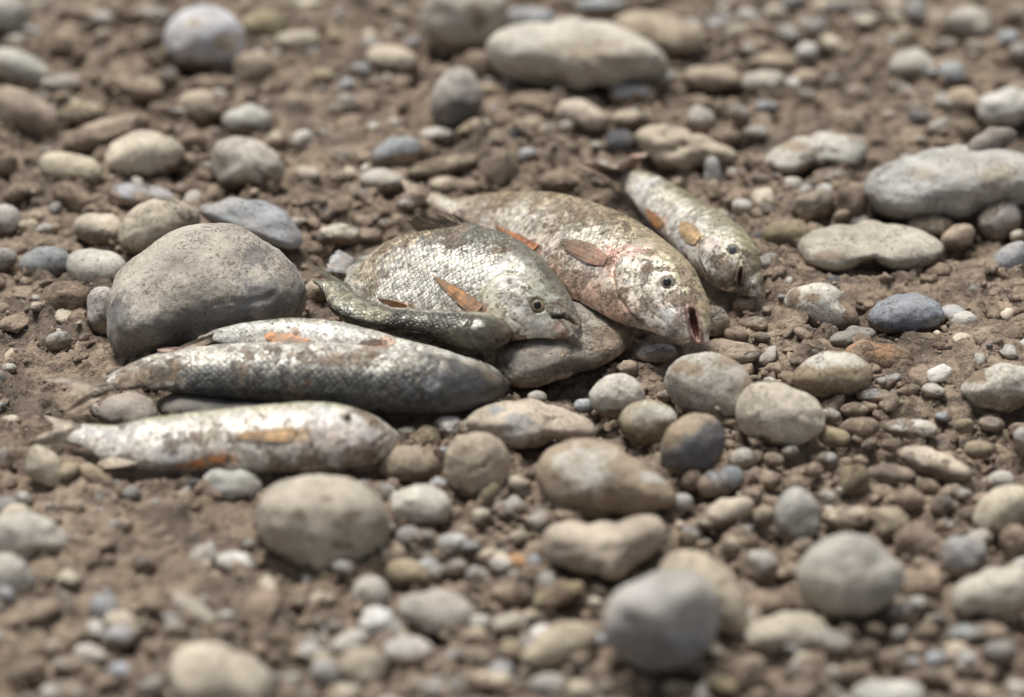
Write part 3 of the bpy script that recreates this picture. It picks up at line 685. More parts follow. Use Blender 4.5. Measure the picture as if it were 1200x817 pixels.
made = []        # (px, py, size, object, landmark phrase or None, words)
for i, h in enumerate(HEROES):
    size = max(np.ptp(np.array(h['p'])[:, 0]), np.ptp(np.array(h['p'])[:, 1]))
    V, F, pos = stone_geo(h['p'], 6 if size > 200 else 5 if size > 60 else 4, 900 + i, h.get('z', .62), h.get('flat'), h.get('lift', 0), 2.2, h.get('r', .7), h.get('front', 0))
    nrm = V / np.linalg.norm(V, axis=1)[:, None]
    mat = M_STONE
    me_col = None
    if h.get('crease'):                                   # a crease and pits carved into the face
        u, v2, dd = project(V + pos)
        for (x0, y0, x1, y1, wd, dp) in ((553, 552, 568, 546, 3.2, .0016), (568, 546, 574, 538, 2.4, .0010), (544, 528, 545, 529, 2.6, .001), (557, 527, 558, 528, 2.6, .001)):
            ax, ay = x1 - x0, y1 - y0
            t = np.clip(((u - x0) * ax + (v2 - y0) * ay) / (ax * ax + ay * ay), 0, 1)
            dist = np.hypot(u - x0 - t * ax, v2 - y0 - t * ay)
            V = V - nrm * (dp * np.exp(-(dist / wd) ** 2) * (V @ FWD < 0))[:, None]
    if h['lm'] == 'the largest grey boulder':              # the cleft across its lower right
        u, v2, dd = project(V + pos)
        pl = [(240, 360), (262, 352), (290, 354), (312, 350), (322, 344)]
        best = np.full(len(V), 99.)
        for (x0, y0), (x1, y1) in zip(pl[:-1], pl[1:]):
            ax, ay = x1 - x0, y1 - y0
            t = np.clip(((u - x0) * ax + (v2 - y0) * ay) / (ax * ax + ay * ay), 0, 1)
            best = np.minimum(best, np.hypot(u - x0 - t * ax, v2 - y0 - t * ay))
        V = V - nrm * (.0014 * np.exp(-(best / 3.0) ** 2) * (V @ FWD < 0))[:, None]
    if 'holes' in h['lm']:
        u, v2, dd = project(V + pos)
        for (x0, y0, wd, dp) in ((772, 157, 5, .004), (800, 170, 7, .0035), (828, 180, 5, .003), (788, 176, 5, .003)):
            V = V - nrm * (dp * np.exp(-(np.hypot(u - x0, (v2 - y0) * 1.3) / wd) ** 2) * (V @ FWD < 0))[:, None]
    me = mesh_np(h['n'], V, F)
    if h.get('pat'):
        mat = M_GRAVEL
        u, v2, dd = project(V + pos)
        t = np.zeros(len(V))
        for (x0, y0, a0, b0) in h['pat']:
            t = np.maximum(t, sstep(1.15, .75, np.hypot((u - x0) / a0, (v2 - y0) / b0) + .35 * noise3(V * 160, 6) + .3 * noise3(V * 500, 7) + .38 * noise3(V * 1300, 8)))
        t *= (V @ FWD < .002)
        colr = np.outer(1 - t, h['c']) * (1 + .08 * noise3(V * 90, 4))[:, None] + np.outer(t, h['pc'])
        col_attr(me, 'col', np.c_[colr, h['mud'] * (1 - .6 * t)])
    if h.get('two'):
        mat = M_GRAVEL
        u, v2, dd = project(V + pos)
        if h['two'] == 1:
            t = sstep(-5, 5, v2 - (118 + (u - 536) * -.10) + 5 * noise3(V * 300, 5))
            top, bot = (.45, .43, .40), (.075, .078, .09)
        else:
            t = sstep(-7, 7, v2 - (508 + (u - 812) * -.55) + 7 * noise3(V * 300, 5))
            top, bot = (.33, .26, .18), (.09, .10, .125)
        colr = np.outer(1 - t, top) + np.outer(t, bot)
        col_attr(me, 'col', np.c_[colr, np.full(len(V), h['mud'])])
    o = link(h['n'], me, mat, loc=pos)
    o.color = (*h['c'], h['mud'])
    tag(o, h['lab'], 'stone' if h['n'] == 'stone' else 'boulder')
    made.append([*np.array(h['p']).mean(0), size / 2, o, h['lm'], None])
FISH_LM = [(815, 385, 'the gaping fish head'), (40, 505, "the frontmost fish's tail"), (455, 510, "the frontmost fish's head"), (884, 330, "the rightmost fish's head"),
           (585, 450, "the second front fish's head"), (85, 470, "the second front fish's tail"), (375, 322, 'the upturned tail of the small dark fish'), (725, 200, "the rightmost fish's tail"),
           (500, 240, "the gaping fish's tail")]
k = 0
for row in STONES.strip().split('\n'):
    for ent in row.split('|'):
        q = ent.split()
        px, py, a, b, ang = map(float, q[:5])
        if a < 4: continue
        k += 1
        colk, mud = q[5], float(q[6])
        sz = max(a, b)
        V, F, pos = stone_geo(ellipse_outline(px, py, a * 1.04, b * 1.08, ang, 100 + k), 4 if sz > 19 else 3, 300 + k, 0.32, None, 0, random.uniform(2.0, 2.6), random.uniform(.5, 1.1))
        nm = 'pebble' if sz < 32 else 'stone'
        me = mesh_np(nm, V, F)
        o = link(nm, me, M_STONE, loc=pos)
        base = np.array(PAL[colk]) * random.uniform(.88, 1.1) * np.array([random.uniform(.97, 1.04), 1, random.uniform(.95, 1.05)])
        o.color = (*base, mud)
        sw = 'tiny' if sz < 11 else 'small' if sz < 18 else 'medium' if sz < 30 else 'large'
        ar = a / b
        shp = 'upright' if ar < .8 else 'round' if ar < 1.25 else 'oval' if ar < 2.1 else 'long flat'
        if mud >= .5 and colk != 'M': shp = 'muddy ' + shp
        made.append([px, py, sz, o, None, f"{sw} {WORD[colk]} {shp} {nm}"])
        tag(o, None, nm, 'pebbles scattered on the mud' if nm == 'pebble' else 'middle-sized river stones among the pebbles')
cat_xy = [(m[0], m[1], m[2]) for m in made]
FISHZONE = [(20, 462, 470, 556), (110, 395, 600, 492), (360, 300, 690, 420), (460, 205, 840, 420), (660, 180, 900, 360)]
rx = random.Random(5)
tries, extra = 0, 0
while extra < 110 and tries < 20000:
    tries += 1
    px, py = rx.uniform(0, 1200), rx.uniform(0, 817)
    if rx.random() > (.07 + .93 * (py > 480) * (px > 400) + .4 * (py < 200) * (px > 560)): continue
    a = rx.uniform(9, 17)
    if any(x0 < px < x1 and y0 < py < y1 for x0, y0, x1, y1 in FISHZONE): continue
    if any(math.hypot(px - cx, (py - cy) * 1.25) < .86 * (a + cs) for cx, cy, cs in cat_xy): continue
    cat_xy.append((px, py, a))
    extra += 1
    b = a * rx.uniform(.55, .9)
    colk = rx.choice('TPPPIIGGBWO')
    V, F, pos = stone_geo(ellipse_outline(px, py, a, b, rx.uniform(-25, 25), 700 + extra), 3, 1300 + extra, 0.42, None, 0, 2.3, 1.0)
    o = link('pebble', mesh_np('pebble', V, F), M_STONE, loc=pos)
    mud = rx.uniform(.1, .5)
    o.color = (*(np.array(PAL[colk]) * rx.uniform(.85, 1.1)), mud)
    made.append([px, py, a, o, None, f"{'tiny' if a < 11 else 'small'} {WORD[colk]} {'round' if a / b < 1.25 else 'oval'} pebble"])
    tag(o, None, 'pebble', 'pebbles scattered on the mud')
used = set()
lms = [(m[0], m[1], m[4]) for m in made if m[4]] + FISH_LM
for m in made:
    if m[4]: continue
    near = sorted(lms, key=lambda q: math.hypot(q[0] - m[0], (q[1] - m[1]) * 1.5))[:5]
    lab = None
    art = {}
    for q in near:
        t = f"{m[5]} {direction(m[0] - q[0], m[1] - q[1])} {q[2]}"
        if t not in used and len(t.split()) <= 16:
            lab = t; break
    if lab is None:
        q, q2 = near[0], near[1]
        lab = f"{m[5]} {direction(m[0]-q[0], m[1]-q[1])} {q[2]}, nearest its edge"
    used.add(lab)
    m[3]['label'] = lab

# ------------------------------------------------------------------ fish: helpers
def tree_of(V, F):
    return BVHTree.FromPolygons([tuple(v) for v in V], [tuple(f) for f in F])
def hit(bvh, px, py):
    d = Vector(ray(px, py)).normalized()
    loc, nrm, idx, dist = bvh.ray_cast(Vector(CAM), d)
    if loc is None: return None, None
    return np.array(loc), np.array(nrm)
def smooth_interp(x, xp, Y):
    """Catmull-Rom through the stations"""
    Y = np.asarray(Y, float)
    n = len(xp)
    m = np.zeros_like(Y)
    for i in range(n):
        a, b = max(i - 1, 0), min(i + 1, n - 1)
        m[i] = (Y[b] - Y[a]) / (xp[b] - xp[a])
    j = np.clip(np.searchsorted(xp, x) - 1, 0, n - 2)
    h = (xp[j + 1] - xp[j])
    t = (x - xp[j]) / h
    if Y.ndim == 2: t, h = t[:, None], h[:, None]
    return ((2*t**3 - 3*t**2 + 1) * Y[j] + (t**3 - 2*t**2 + t) * h * m[j] + (-2*t**3 + 3*t**2) * Y[j+1] + (t**3 - t**2) * h * m[j+1])

def body_geo(st, roll, tau, lift, N=230, M=112, cap_head=1.0, cap_tail=2.6):
    """loft a fish body: st = dorsal and ventral outline points, tail to head; roll = how far the back is turned up"""
    st = np.array(st, float)                      # (n,2,2)
    cen = st.mean(1)
    half = (st[:, 0] - st[:, 1]) / 2
    s = np.r_[0, np.cumsum(np.hypot(*np.diff(cen, axis=0).T))]
    n1 = N - 28
    ss = np.linspace(0, s[-1], n1)
    c = smooth_interp(ss, s, cen)
    T2 = np.gradient(c, ss, axis=0)
    T2 /= np.linalg.norm(T2, axis=1)[:, None]
    hv = smooth_interp(ss, s, half)
    N2 = np.c_[-T2[:, 1], T2[:, 0]]
    w = np.abs((hv * N2).sum(1))
    # end caps
    def cap(w0, length, cnt):
        ph = np.linspace(0, math.pi / 2, cnt + 1)[1:]
        return np.sin(ph) * w0 * length, np.cos(ph) * w0
    xh, rh = cap(w[-1], cap_head, 18)
    xt, rt = cap(w[0], cap_tail, 10)
    c = np.r_[c[0] - xt[::-1, None] * T2[0], c, c[-1] + xh[:, None] * T2[-1]]
    w = np.r_[rt[::-1], w, rh]
    w = np.maximum(w, .15)
    u = np.r_[-xt[::-1], ss, ss[-1] + xh]
    un = (u - u[0]) / (u[-1] - u[0])
    nn = len(u)
    rho = np.radians(np.interp(un, [q[0] for q in roll], [q[1] for q in roll]))
    ta = np.interp(un, [q[0] for q in tau], [q[1] for q in tau])
    li = np.interp(un, [q[0] for q in lift], [q[1] for q in lift])
    dep = np.full(nn, DIST)
    z = np.full(nn, .015)
    for it in range(5):
        P = np.array([at_z(c[i, 0], c[i, 1], z[i]) for i in range(nn)])
        T = np.gradient(P, axis=0)
        k = 7
        Tp = np.pad(T, ((k, k), (0, 0)), mode='edge')
        T = np.array([Tp[i:i + 2 * k + 1].mean(0) for i in range(nn)])
        T /= np.linalg.norm(T, axis=1)[:, None]
        A = np.cross(np.array([0, 0, 1.]), T)
        A /= np.linalg.norm(A, axis=1)[:, None]
        sg = np.sign(A @ FWD); sg[sg == 0] = 1
        A *= sg[:, None]
        B = np.cross(T, A); B *= np.sign(B[:, 2])[:, None]
        D = np.cos(rho)[:, None] * A + np.sin(rho)[:, None] * B
        L = -np.sin(rho)[:, None] * A + np.cos(rho)[:, None] * B
        L = np.where((L[:, 2] < 0)[:, None], -L, L)
        dep = (P - CAM) @ FWD
        wm = w * dep / PXF
        Ti = np.c_[T @ RIGHT, T @ UP]
        Ti /= np.linalg.norm(Ti, axis=1)[:, None]
        n3 = np.c_[-Ti[:, 1], Ti[:, 0]] @ np.array([RIGHT, UP])
        ext = np.sqrt((D * n3).sum(1) ** 2 + (ta * (L * n3).sum(1)) ** 2)
        h = wm / np.maximum(ext, .3)
        zn = li + 0.96 * np.sqrt((h * D[:, 2]) ** 2 + (ta * h * L[:, 2]) ** 2)
        hs = 12
        zp = np.pad(zn, hs, mode='edge')
        z = np.array([zp[i:i + 2 * hs + 1].mean() for i in range(nn)])
    th = np.arange(M) / M * 2 * math.pi
    ct, sn = np.cos(th), np.sin(th)
    sl = np.sign(sn) * np.abs(sn) ** 1.08
    V = P[:, None, :] + h[:, None, None] * (ct[None, :, None] * D[:, None, :] + (ta[:, None, None] * sl[None, :, None]) * L[:, None, :])
    V = V.reshape(-1, 3)
    idx = np.arange(nn * M).reshape(nn, M)
    F = np.stack([idx[:-1], np.roll(idx, -1, 1)[:-1], np.roll(idx, -1, 1)[1:], idx[1:]], -1).reshape(-1, 4)
    # orientation check
    a, b, cc = V[F[:, 0]], V[F[:, 1]], V[F[:, 2]]
    nr = np.cross(b - a, cc - a)
    cen3 = np.repeat(P[:-1], M, 0)
    if ((a - cen3) * nr).sum(1).mean() < 0: F = F[:, ::-1]
    arc = np.r_[0, np.cumsum(np.linalg.norm(np.diff(P, axis=0), axis=1))]
    return dict(V=V, F=F, P=P, T=T, D=D, L=L, h=h, ta=ta, u=np.repeat(un, M), dv=np.tile(ct, nn), lat=np.tile(sn, nn), th=np.tile(th, nn), arc=np.repeat(arc, M), N=nn, M=M, w=w)

def vnormals(V, F):
    n = np.zeros_like(V)
    a = np.cross(V[F[:, 2]] - V[F[:, 0]], V[F[:, 3]] - V[F[:, 1]])
    for j in range(4):
        np.add.at(n, F[:, j], a)
    return n / np.maximum(np.linalg.norm(n, axis=1), 1e-12)[:, None]

def poly3(bvh, pts, step=1.5):
    out = []
    pts = np.array(pts, float)
    for (a, b) in zip(pts[:-1], pts[1:]):
        m = max(2, int(np.hypot(*(b - a)) / step))
        for t in np.linspace(0, 1, m, endpoint=False):
            q = a + (b - a) * t
            p, _ = hit(bvh, *q)
            if p is not None: out.append(p)
    return np.array(out) if out else np.zeros((1, 3)) + 99
def dist_to(V, pts):
    d = np.full(len(V), 9.)
    for p in pts:
        d = np.minimum(d, ((V - p) ** 2).sum(1))
    return np.sqrt(d)
MM = 0.001
PX = DIST / PXF

def lerp3(a, b, t):
    return np.outer(1 - t, a) + np.outer(t, b)

class Fish:
    def __init__(s, name, st, roll, tau, lift, scale_mm, back, flank, belly, mudm, label, head_u, line_v=.55, belly_v=-.35, silver=.8, scamt=1.0, wet=1.0, **kw):
        g = body_geo(st, roll, tau, lift, **kw)
        s.g = g
        s.V, s.F = g['V'].copy(), g['F']
        s.bvh = tree_of(s.V, s.F)
        s.n = vnormals(s.V, s.F)
        V0 = s.V
        nz = noise3(V0 * 260, 3) * .16 + noise3(V0 * 900, 5) * .08
        dv = g['dv'] + nz
        t1 = sstep(line_v - .38, line_v + .30, dv)
        t2 = sstep(belly_v + .35, belly_v - .25, dv)
        col = lerp3(np.array(flank) * .97, back, t1)
        col = col * (1 - t2)[:, None] + np.outer(t2, np.array(belly) * .98)
        s.col = col
        s.mud = np.full(len(V0), mudm + .08) + .25 * noise3(V0 * 120, 8)
        s.sc = sstep(head_u + .02, head_u - .02, g['u'] + .02 * np.abs(g['dv'])) * sstep(.0, .05, g['u']) * scamt
        tl = sstep(.09, .0, g['u'])
        s.tint(.75 * tl, (.34, .28, .20))
        s.mud = s.mud + .3 * tl
        s.silver = silver * (1 - .6 * t1)
        s.scale = scale_mm * MM
        s.wet = wet
        s.root = bpy.data.objects.new('dead_fish', None)
        C.objects.link(s.root)
        P = g['P'][len(g['P']) // 2]
        s.org = np.array([P[0], P[1], 0.0])
        s.root.location = s.org
        s.root.empty_display_size = .02
        tag(s.root, label, 'fish', 'dead fish laid out on the gravel')
        s.disp = np.zeros_like(V0)
        s.off = [(0, 0, 0)]
    def d(s, pts, step=1.5):
        return dist_to(s.V, poly3(s.bvh, pts, step))
    def groove(s, pts, width, depth, col=None, cs=.6):
        d = s.d(pts)
        e = np.exp(-(d / (width * PX)) ** 2)
        s.disp -= s.n * (e * depth * MM)[:, None]
        if col is not None: s.tint(e * cs, col)
        return d
    def plate(s, pts, side, width, height):
        """raise the surface on one side of a line (gill cover): side = a point on the raised side"""
        p3 = poly3(s.bvh, pts)
        c, _ = hit(s.bvh, *side)
        d = dist_to(s.V, p3)
        dm = dist_to(p3, [c])
        dd = np.linalg.norm(s.V - c, axis=1)
        j = np.array([np.argmin(((p3 - v) ** 2).sum(1)) for v in s.V[dd < .05]])
        inside = np.zeros(len(s.V))
        inside[dd < .05] = dd[dd < .05] < dm[j]
        e = inside * np.exp(-(d / (width * PX))) 
        s.disp += s.n * (e * height * MM)[:, None]
    def tint(s, w, col):
        w = np.clip(w, 0, 1)
        s.col = s.col * (1 - w)[:, None] + np.outer(w, col)
    def spot(s, px, py, r, col, a=.8, noise=.3, freq=500):
        p, _ = hit(s.bvh, px, py)
        if p is None: return
        d = np.linalg.norm(s.V - p, axis=1) / (r * PX) + noise * noise3(s.V * freq, 12)
        s.tint(a * sstep(1.15, .55, d), col)
    def line_tint(s, pts, r, col, a=.8, noise=.3, freq=500):
        d = s.d(pts) / (r * PX) + noise * noise3(s.V * freq, 14)
        s.tint(a * sstep(1.2, .4, d), col)
    def muddy(s, pts, r, amt, noise=.4):
        d = s.d(pts) / (r * PX) + noise * noise3(s.V * 400, 15)
        s.mud = s.mud + amt * sstep(1.2, .4, d)
    def noscale(s, pts, r):
        d = s.d(pts) / (r * PX)
        s.sc = s.sc * sstep(.7, 1.1, d)
    def child(s, name, V, F, mat, cols=None, parent=None, smooth=True):
        me = mesh_np(name, V - s.org, F, smooth)
        if cols is not None: col_attr(me, 'col', cols)
        o = link(name, me, mat, parent or s.root)
        return o
    def eye(s, px, py, r, iris, rim, pupil=.48, cloudy=False, look=.35):
        p, n = hit(s.bvh, px, py)
        R = r * PX
        n = n * (1 - look) - FWD * look
        n /= np.linalg.norm(n)
        d = np.linalg.norm(s.V - p, axis=1) / R
        s.disp -= s.n * (.22 * R * np.exp(-((d - 1.10) / .16) ** 2))[:, None]      # socket rim groove
        s.disp += s.n * (.04 * R * np.exp(-((d - 1.6) / .35) ** 2))[:, None]
        s.disp -= s.n * (.45 * R * (d < .95))[:, None]
        s.sc = s.sc * sstep(1.5, 2.2, d)
        s.mud = s.mud + .15 * sstep(2.2, 1.2, d)
        s.tint(.35 * sstep(2.0, 1.1, d), (.36, .33, .26))
        s.tint(.45 * np.exp(-((d - 1.15) / .25) ** 2), (.22, .19, .14))
        a = np.cross(n, [0, 0, 1.]); a /= np.linalg.norm(a)
        b = np.cross(n, a)
        def dome(rad, hgt, base, nr, ns, colf):
            V = [p + n * (base + hgt)]
            cols = [colf(0, 0)]
            for i in range(1, nr + 1):
                q = i / nr
                for j in range(ns):
                    t = j / ns * 2 * math.pi
                    V.append(p + (a * math.cos(t) + b * math.sin(t)) * rad * q + n * (base + hgt * math.sqrt(max(0, 1 - q * q)) - (hgt * .8 if i == nr else 0)))
                    cols.append(colf(q, t))
            F = []
            for j in range(ns):
                F.append((0, 1 + j, 1 + (j + 1) % ns, 0))
            for i in range(nr - 1):
                for j in range(ns):
                    F.append((1 + i * ns + j, 1 + (i + 1) * ns + j, 1 + (i + 1) * ns + (j + 1) % ns, 1 + i * ns + (j + 1) % ns))
            return np.array(V), F, np.array(cols)
        def icol(q, t):
            k = .5 + .5 * math.sin(t * 7 + 3 * math.sin(t * 3))
            c = np.array(iris) * (.82 + .3 * k)
            if q < pupil + .09: c = np.array(rim)
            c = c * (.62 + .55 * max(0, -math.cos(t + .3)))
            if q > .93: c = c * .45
            return (*c, 1)
        def build(nm, args, mat, parent):
            V, F, cols = args
            tri = [f for f in F if len(set(f)) == 3]
            F4 = [f if len(set(f)) == 4 else f for f in F]
            me = bpy.data.meshes.new(nm)
            me.from_pydata([tuple(v - s.org) for v in V], [], [tuple(dict.fromkeys(f)) for f in F4])
            for pl in me.polygons: pl.use_smooth = True
            bm = bmesh.new(); bm.from_mesh(me)
            bmesh.ops.recalc_face_normals(bm, faces=bm.faces)
            if sum((f.normal.dot(Vector(n)) for f in bm.faces)) < 0: bmesh.ops.reverse_faces(bm, faces=bm.faces)
            bm.to_mesh(me); bm.free()
            col_attr(me, 'col', cols)
            return link(nm, me, mat, parent)
        e = build('eye', dome(R, .38 * R, -.16 * R, 10, 32, icol), M_EYE, s.root)
        pc = (.012, .012, .014) if not cloudy else (.045, .05, .065)
        build('pupil', dome(R * pupil, .07 * R, .19 * R, 6, 28, lambda q, t: (*pc, 1)), M_PUPIL, e)
    def mouth(s, px, py, major, minor, depth, lipc, inc, push=None):
        """open mouth pressed into the snout: an elliptical pit with swollen lips"""
        p, n = hit(s.bvh, px, py)
        if p is None: return
        ax = RIGHT * major[0] * PX - UP * major[1] * PX
        bx = RIGHT * minor[0] * PX - UP * minor[1] * PX
        la, lb = np.linalg.norm(ax), np.linalg.norm(bx)
        ax, bx = ax / la, bx / lb
        r = s.V - p
        q = np.hypot((r @ ax) / la, (r @ bx) / lb) * (1 + .16 * noise3(s.V * 330, 21))
        near = (np.linalg.norm(r, axis=1) < la * 2.2) & (s.n @ FWD < .35)
        q = np.where(near, q, 9)
        vd = -FWD * .6 + n * .4
        vd /= np.linalg.norm(vd)
        s.disp -= vd * (depth * MM * np.sqrt(np.clip(1 - q * q, 0, 1)))[:, None]
        lipn = 1 + .5 * noise3(s.V * 350, 77)
        s.disp += vd * (1.5 * MM * lipn * np.exp(-((q - 1.38) / .30) ** 2))[:, None]
        s.disp -= vd * (.8 * MM * np.exp(-((q - 2.05) / .16) ** 2))[:, None]
        s.tint(.85 * sstep(2.1, 1.6, q + .35 * noise3(s.V * 500, 78)), lipc)
        s.tint(sstep(1.02, .7, q), inc)
        s.sc = s.sc * sstep(1.5, 2.0, q)
        s.mud = s.mud - .2 * sstep(1.7, 1.2, q)
    def fin(s, name, base, tip, mode, c1, c2, rays=12, thick=.35, wave=.5, base_mode=None, lab=None, jag=.06, tipround=0.0, curl=0.0, leaf=None):
        base, tip = np.array(base, float), np.array(tip, float)
        ns, nt = rays * 5 + 1, 18
        sv = np.linspace(0, 1, ns)
        def along(pl):
            q = np.r_[0, np.cumsum(np.hypot(*np.diff(pl, axis=0).T))]
            q /= q[-1]
            return np.c_[np.interp(sv, q, pl[:, 0]), np.interp(sv, q, pl[:, 1])]
        b2, t2 = along(base), along(tip)
        if name != 'tail_fin' and base_mode is None:
            bm_ = base.mean(0); tm_ = tip.mean(0); q_ = bm_ + (bm_ - tm_) * .12
            s.line_tint([bm_ * .75 + tm_ * .25, q_], 9, tuple(np.array(c1) * .9 + .03), .6, .5, 350)
            s.muddy([bm_, tm_], 9, .25)
        rr = np.random.default_rng(len(s.V) + rays + int(base[0, 0]))
        jv = np.interp(sv * rays, np.arange(rays + 1), rr.uniform(-jag * 1.6, jag * .4, rays + 1))
        mid2 = (b2[ns // 2], t2[ns // 2])
        if name in ('pectoral_fin', 'pelvic_fin', 'anal_fin') and leaf is None: leaf = (1.0, 1.0, .3)
        G = np.zeros((ns, nt, 3))
        bd = []
        for i in range(ns):
            p = None
            if base_mode is None:
                p, n = hit(s.bvh, *b2[i])
                if p is not None: p = p - n * .0006
            elif base_mode[0] == 'z': p = at_z(b2[i, 0], b2[i, 1], base_mode[1])
            elif base_mode[0] == 'near':                      # on the loft's axis depth at the tail end
                p = at_depth(b2[i, 0], b2[i, 1], float((s.g['P'][base_mode[1]] - CAM) @ FWD))
            bd.append(p)
        ok = [q for q in bd if q is not None]
        dm = np.mean([(q - CAM) @ FWD for q in ok]) if ok else float((s.g['P'][0] - CAM) @ FWD)
        for i in range(ns):
            if bd[i] is None: bd[i] = at_depth(b2[i, 0], b2[i, 1], dm)
        for i in range(ns):
            for j in range(nt):
                t = j / (nt - 1) * (1 + jv[i])
                q = b2[i] * (1 - t) + t2[i] * t
                if leaf:
                    tc = min(max(t, 0), 1)
                    kk = leaf[0] * (1 - tc) * (1 - 2 * tc) + leaf[1] * 4 * tc * (1 - tc) + leaf[2] * tc * (2 * tc - 1)
                    cq = mid2[0] * (1 - t) + mid2[1] * t
                    q = cq + (q - cq) * kk
                if curl: q = q + np.array([0, curl]) * math.sin(math.pi * min(t, 1)) 
                dB = (bd[i] - CAM) @ FWD
                if mode[0] == 'body':
                    p, n = hit(s.bvh, *q)
                    if p is None or abs((p - CAM) @ FWD - dB) > .03: p = at_depth(q[0], q[1], dB - .0006)
                    else: p = p + n * (.0004 + mode[1] * MM * math.sin(math.pi * .5 * t))
                elif mode[0] == 'z':
                    p = at_z(q[0], q[1], mode[1])
                    dZ = (p - CAM) @ FWD
                    p = at_depth(q[0], q[1], dB + (dZ - dB) * sstep(0, 1, t) * 1.0)
                elif mode[0] == 'dep':
                    p = at_depth(q[0], q[1], dB + mode[1] * t)
                G[i, j] = p
        # ray ridges and waviness along the normal
        du = np.gradient(G, axis=0); dw = np.gradient(G, axis=1)
        nn = np.cross(du, dw)
        nn /= np.maximum(np.linalg.norm(nn, axis=2), 1e-12)[..., None]
        if (nn @ FWD).mean() > 0: nn = -nn
        jr = .35 * np.sin(sv * 23.0 + base[0, 0]) + .25 * np.sin(sv * 57.0)
        ph = np.cos(2 * math.pi * (rays * sv + jr))[:, None] * np.linspace(1, .6, nt)[None, :]
        wv = noise3(G.reshape(-1, 3) * 150, 31).reshape(ns, nt) * np.linspace(0, 1, nt)[None, :]
        G = G + nn * ((ph * .00007 + wv * wave * MM)[..., None])
        th = thick * MM * np.linspace(1.4, .35, nt)[None, :, None] / 2
        V = np.concatenate([(G + nn * th).reshape(-1, 3), (G - nn * th).reshape(-1, 3)])
        id1 = np.arange(ns * nt).reshape(ns, nt)
        id2 = id1 + ns * nt
        def quads(a): return np.stack([a[:-1, :-1], a[1:, :-1], a[1:, 1:], a[:-1, 1:]], -1).reshape(-1, 4)
        F1, F2 = quads(id1), quads(id2)[:, ::-1]
        def edge(a, b): return np.stack([a[:-1], b[:-1], b[1:], a[1:]], -1)
        Fe = np.concatenate([edge(id1[0], id2[0]), edge(id1[-1], id2[-1])[:, ::-1], edge(id1[:, -1], id2[:, -1]), edge(id1[:, 0], id2[:, 0])[:, ::-1]])
        F = np.concatenate([F1, F2, Fe])
        # flip if the outer sheet faces inwards
        q = F1[len(F1) // 2]
        fn = np.cross(V[q[1]] - V[q[0]], V[q[2]] - V[q[0]])
        if fn @ nn[ns // 2, nt // 2] < 0: F = F[:, ::-1]
        tt = np.tile(np.linspace(0, 1, nt), ns)
        rayc = np.repeat(.5 + .5 * np.cos(2 * math.pi * (rays * sv + jr)), nt)
        col = lerp3(c1, c2, tt) * (.88 + .16 * rayc)[:, None]
        alp = 1 - (.0 if name == 'tail_fin' else .45) * tt ** 1.5 * (1 - .6 * rayc)
        col = col * (1 + .35 * noise3(np.c_[tt * 4, np.repeat(sv, nt) * 5, np.full(ns * nt, rays * .7)], 61))[:, None]
        cols = np.c_[np.concatenate([col, col]), np.concatenate([alp, alp])]
        o = s.child(name, V, F, M_FIN, cols)
        if lab: o['label'] = lab
        return o
    def finish(s):
        g = s.g
        nz = noise3(s.V * 330, 51)
        V = s.V + s.disp + s.n * (nz * .00018)[:, None]
        me = mesh_np('body', V - s.org, s.F)
        # close the two ends
        bm = bmesh.new(); bm.from_mesh(me)
        bmesh.ops.holes_fill(bm, edges=[e for e in bm.edges if e.is_boundary], sides=0)
        bm.to_mesh(me); bm.free()
        for p in me.polygons: p.use_smooth = True
        col_attr(me, 'col', np.c_[s.col, np.ones(len(V))])
        col_attr(me, 'fx', np.c_[np.clip(s.mud, 0, 1), np.clip(s.sc, 0, 1), np.clip(s.silver, 0, 1), np.full(len(V), s.wet)])
        uvl = me.uv_layers.new(name='UVMap')
        hmean = np.percentile(g['h'], 70)
        u = g['arc'] / s.scale
        v = g['th'] * hmean * .8 / s.scale
        li = np.zeros(len(me.loops), dtype=np.int32)
        me.loops.foreach_get('vertex_index', li)
        uvs = np.c_[u[li], v[li]]
        # seam (theta wraps): put it on the hidden flank
        M = g['M']
        col_i = li % M
        ls = np.zeros(len(me.polygons), dtype=np.int32); me.polygons.foreach_get('loop_start', ls)
        lt = np.zeros(len(me.polygons), dtype=np.int32); me.polygons.foreach_get('loop_total', lt)
        for k4 in range(4):
            pass
        q = lt == 4
        L4 = ls[q][:, None] + np.arange(4)[None, :]
        ci = col_i[L4]
        wrap = (ci.max(1) - ci.min(1)) > M / 2
        rows = L4[wrap]
        sel = rows[col_i[rows] == 0]
        uvs[sel, 1] += 2 * math.pi * hmean * .8 / s.scale
        uvl.data.foreach_set('uv', np.ascontiguousarray(uvs, dtype=np.float32).ravel())
        o = link('body', me, M_FISH, s.root)
        return o

# ------------------------------------------------------------------ the fish
FISHES = []
# 1 frontmost, pale, belly to the camera
f = Fish('f1', [((84,498),(84,519)), ((96,496),(96,521)), ((112,496),(112,528)), ((135,495),(135,541)), ((165,490),(165,548)), ((200,486),(200,551)), ((250,480),(250,553)), ((300,475),(300,553)),
          ((350,471),(350,552)), ((390,472),(390,550)), ((422,479),(418,545)), ((440,485),(435,539)), ((451,493),(447,529)), ((458,501),(455,520))],
         [(0, 20), (1, 22)], [(0, .3), (.2, .45), (.5, .62), (.85, .72), (1, .8)], [(0, .006), (.5, .005), (1, .006)],
         1.9, (.36, .36, .25), (.60, .58, .54), (.65, .62, .58), .26,
         'frontmost pale silver fish lying belly towards us with orange fins', .80, line_v=.62, belly_v=-.2, silver=.35, scamt=.35, cap_head=.5)
f.spot(300, 500, 60, (.62, .55, .44), .35, .5, 200)
f.muddy([(330, 540), (380, 545), (430, 535)], 22, .45)
f.muddy([(150, 500), (210, 520), (320, 490)], 14, .28, .9)
f.muddy([(420, 480), (446, 500)], 14, .5)
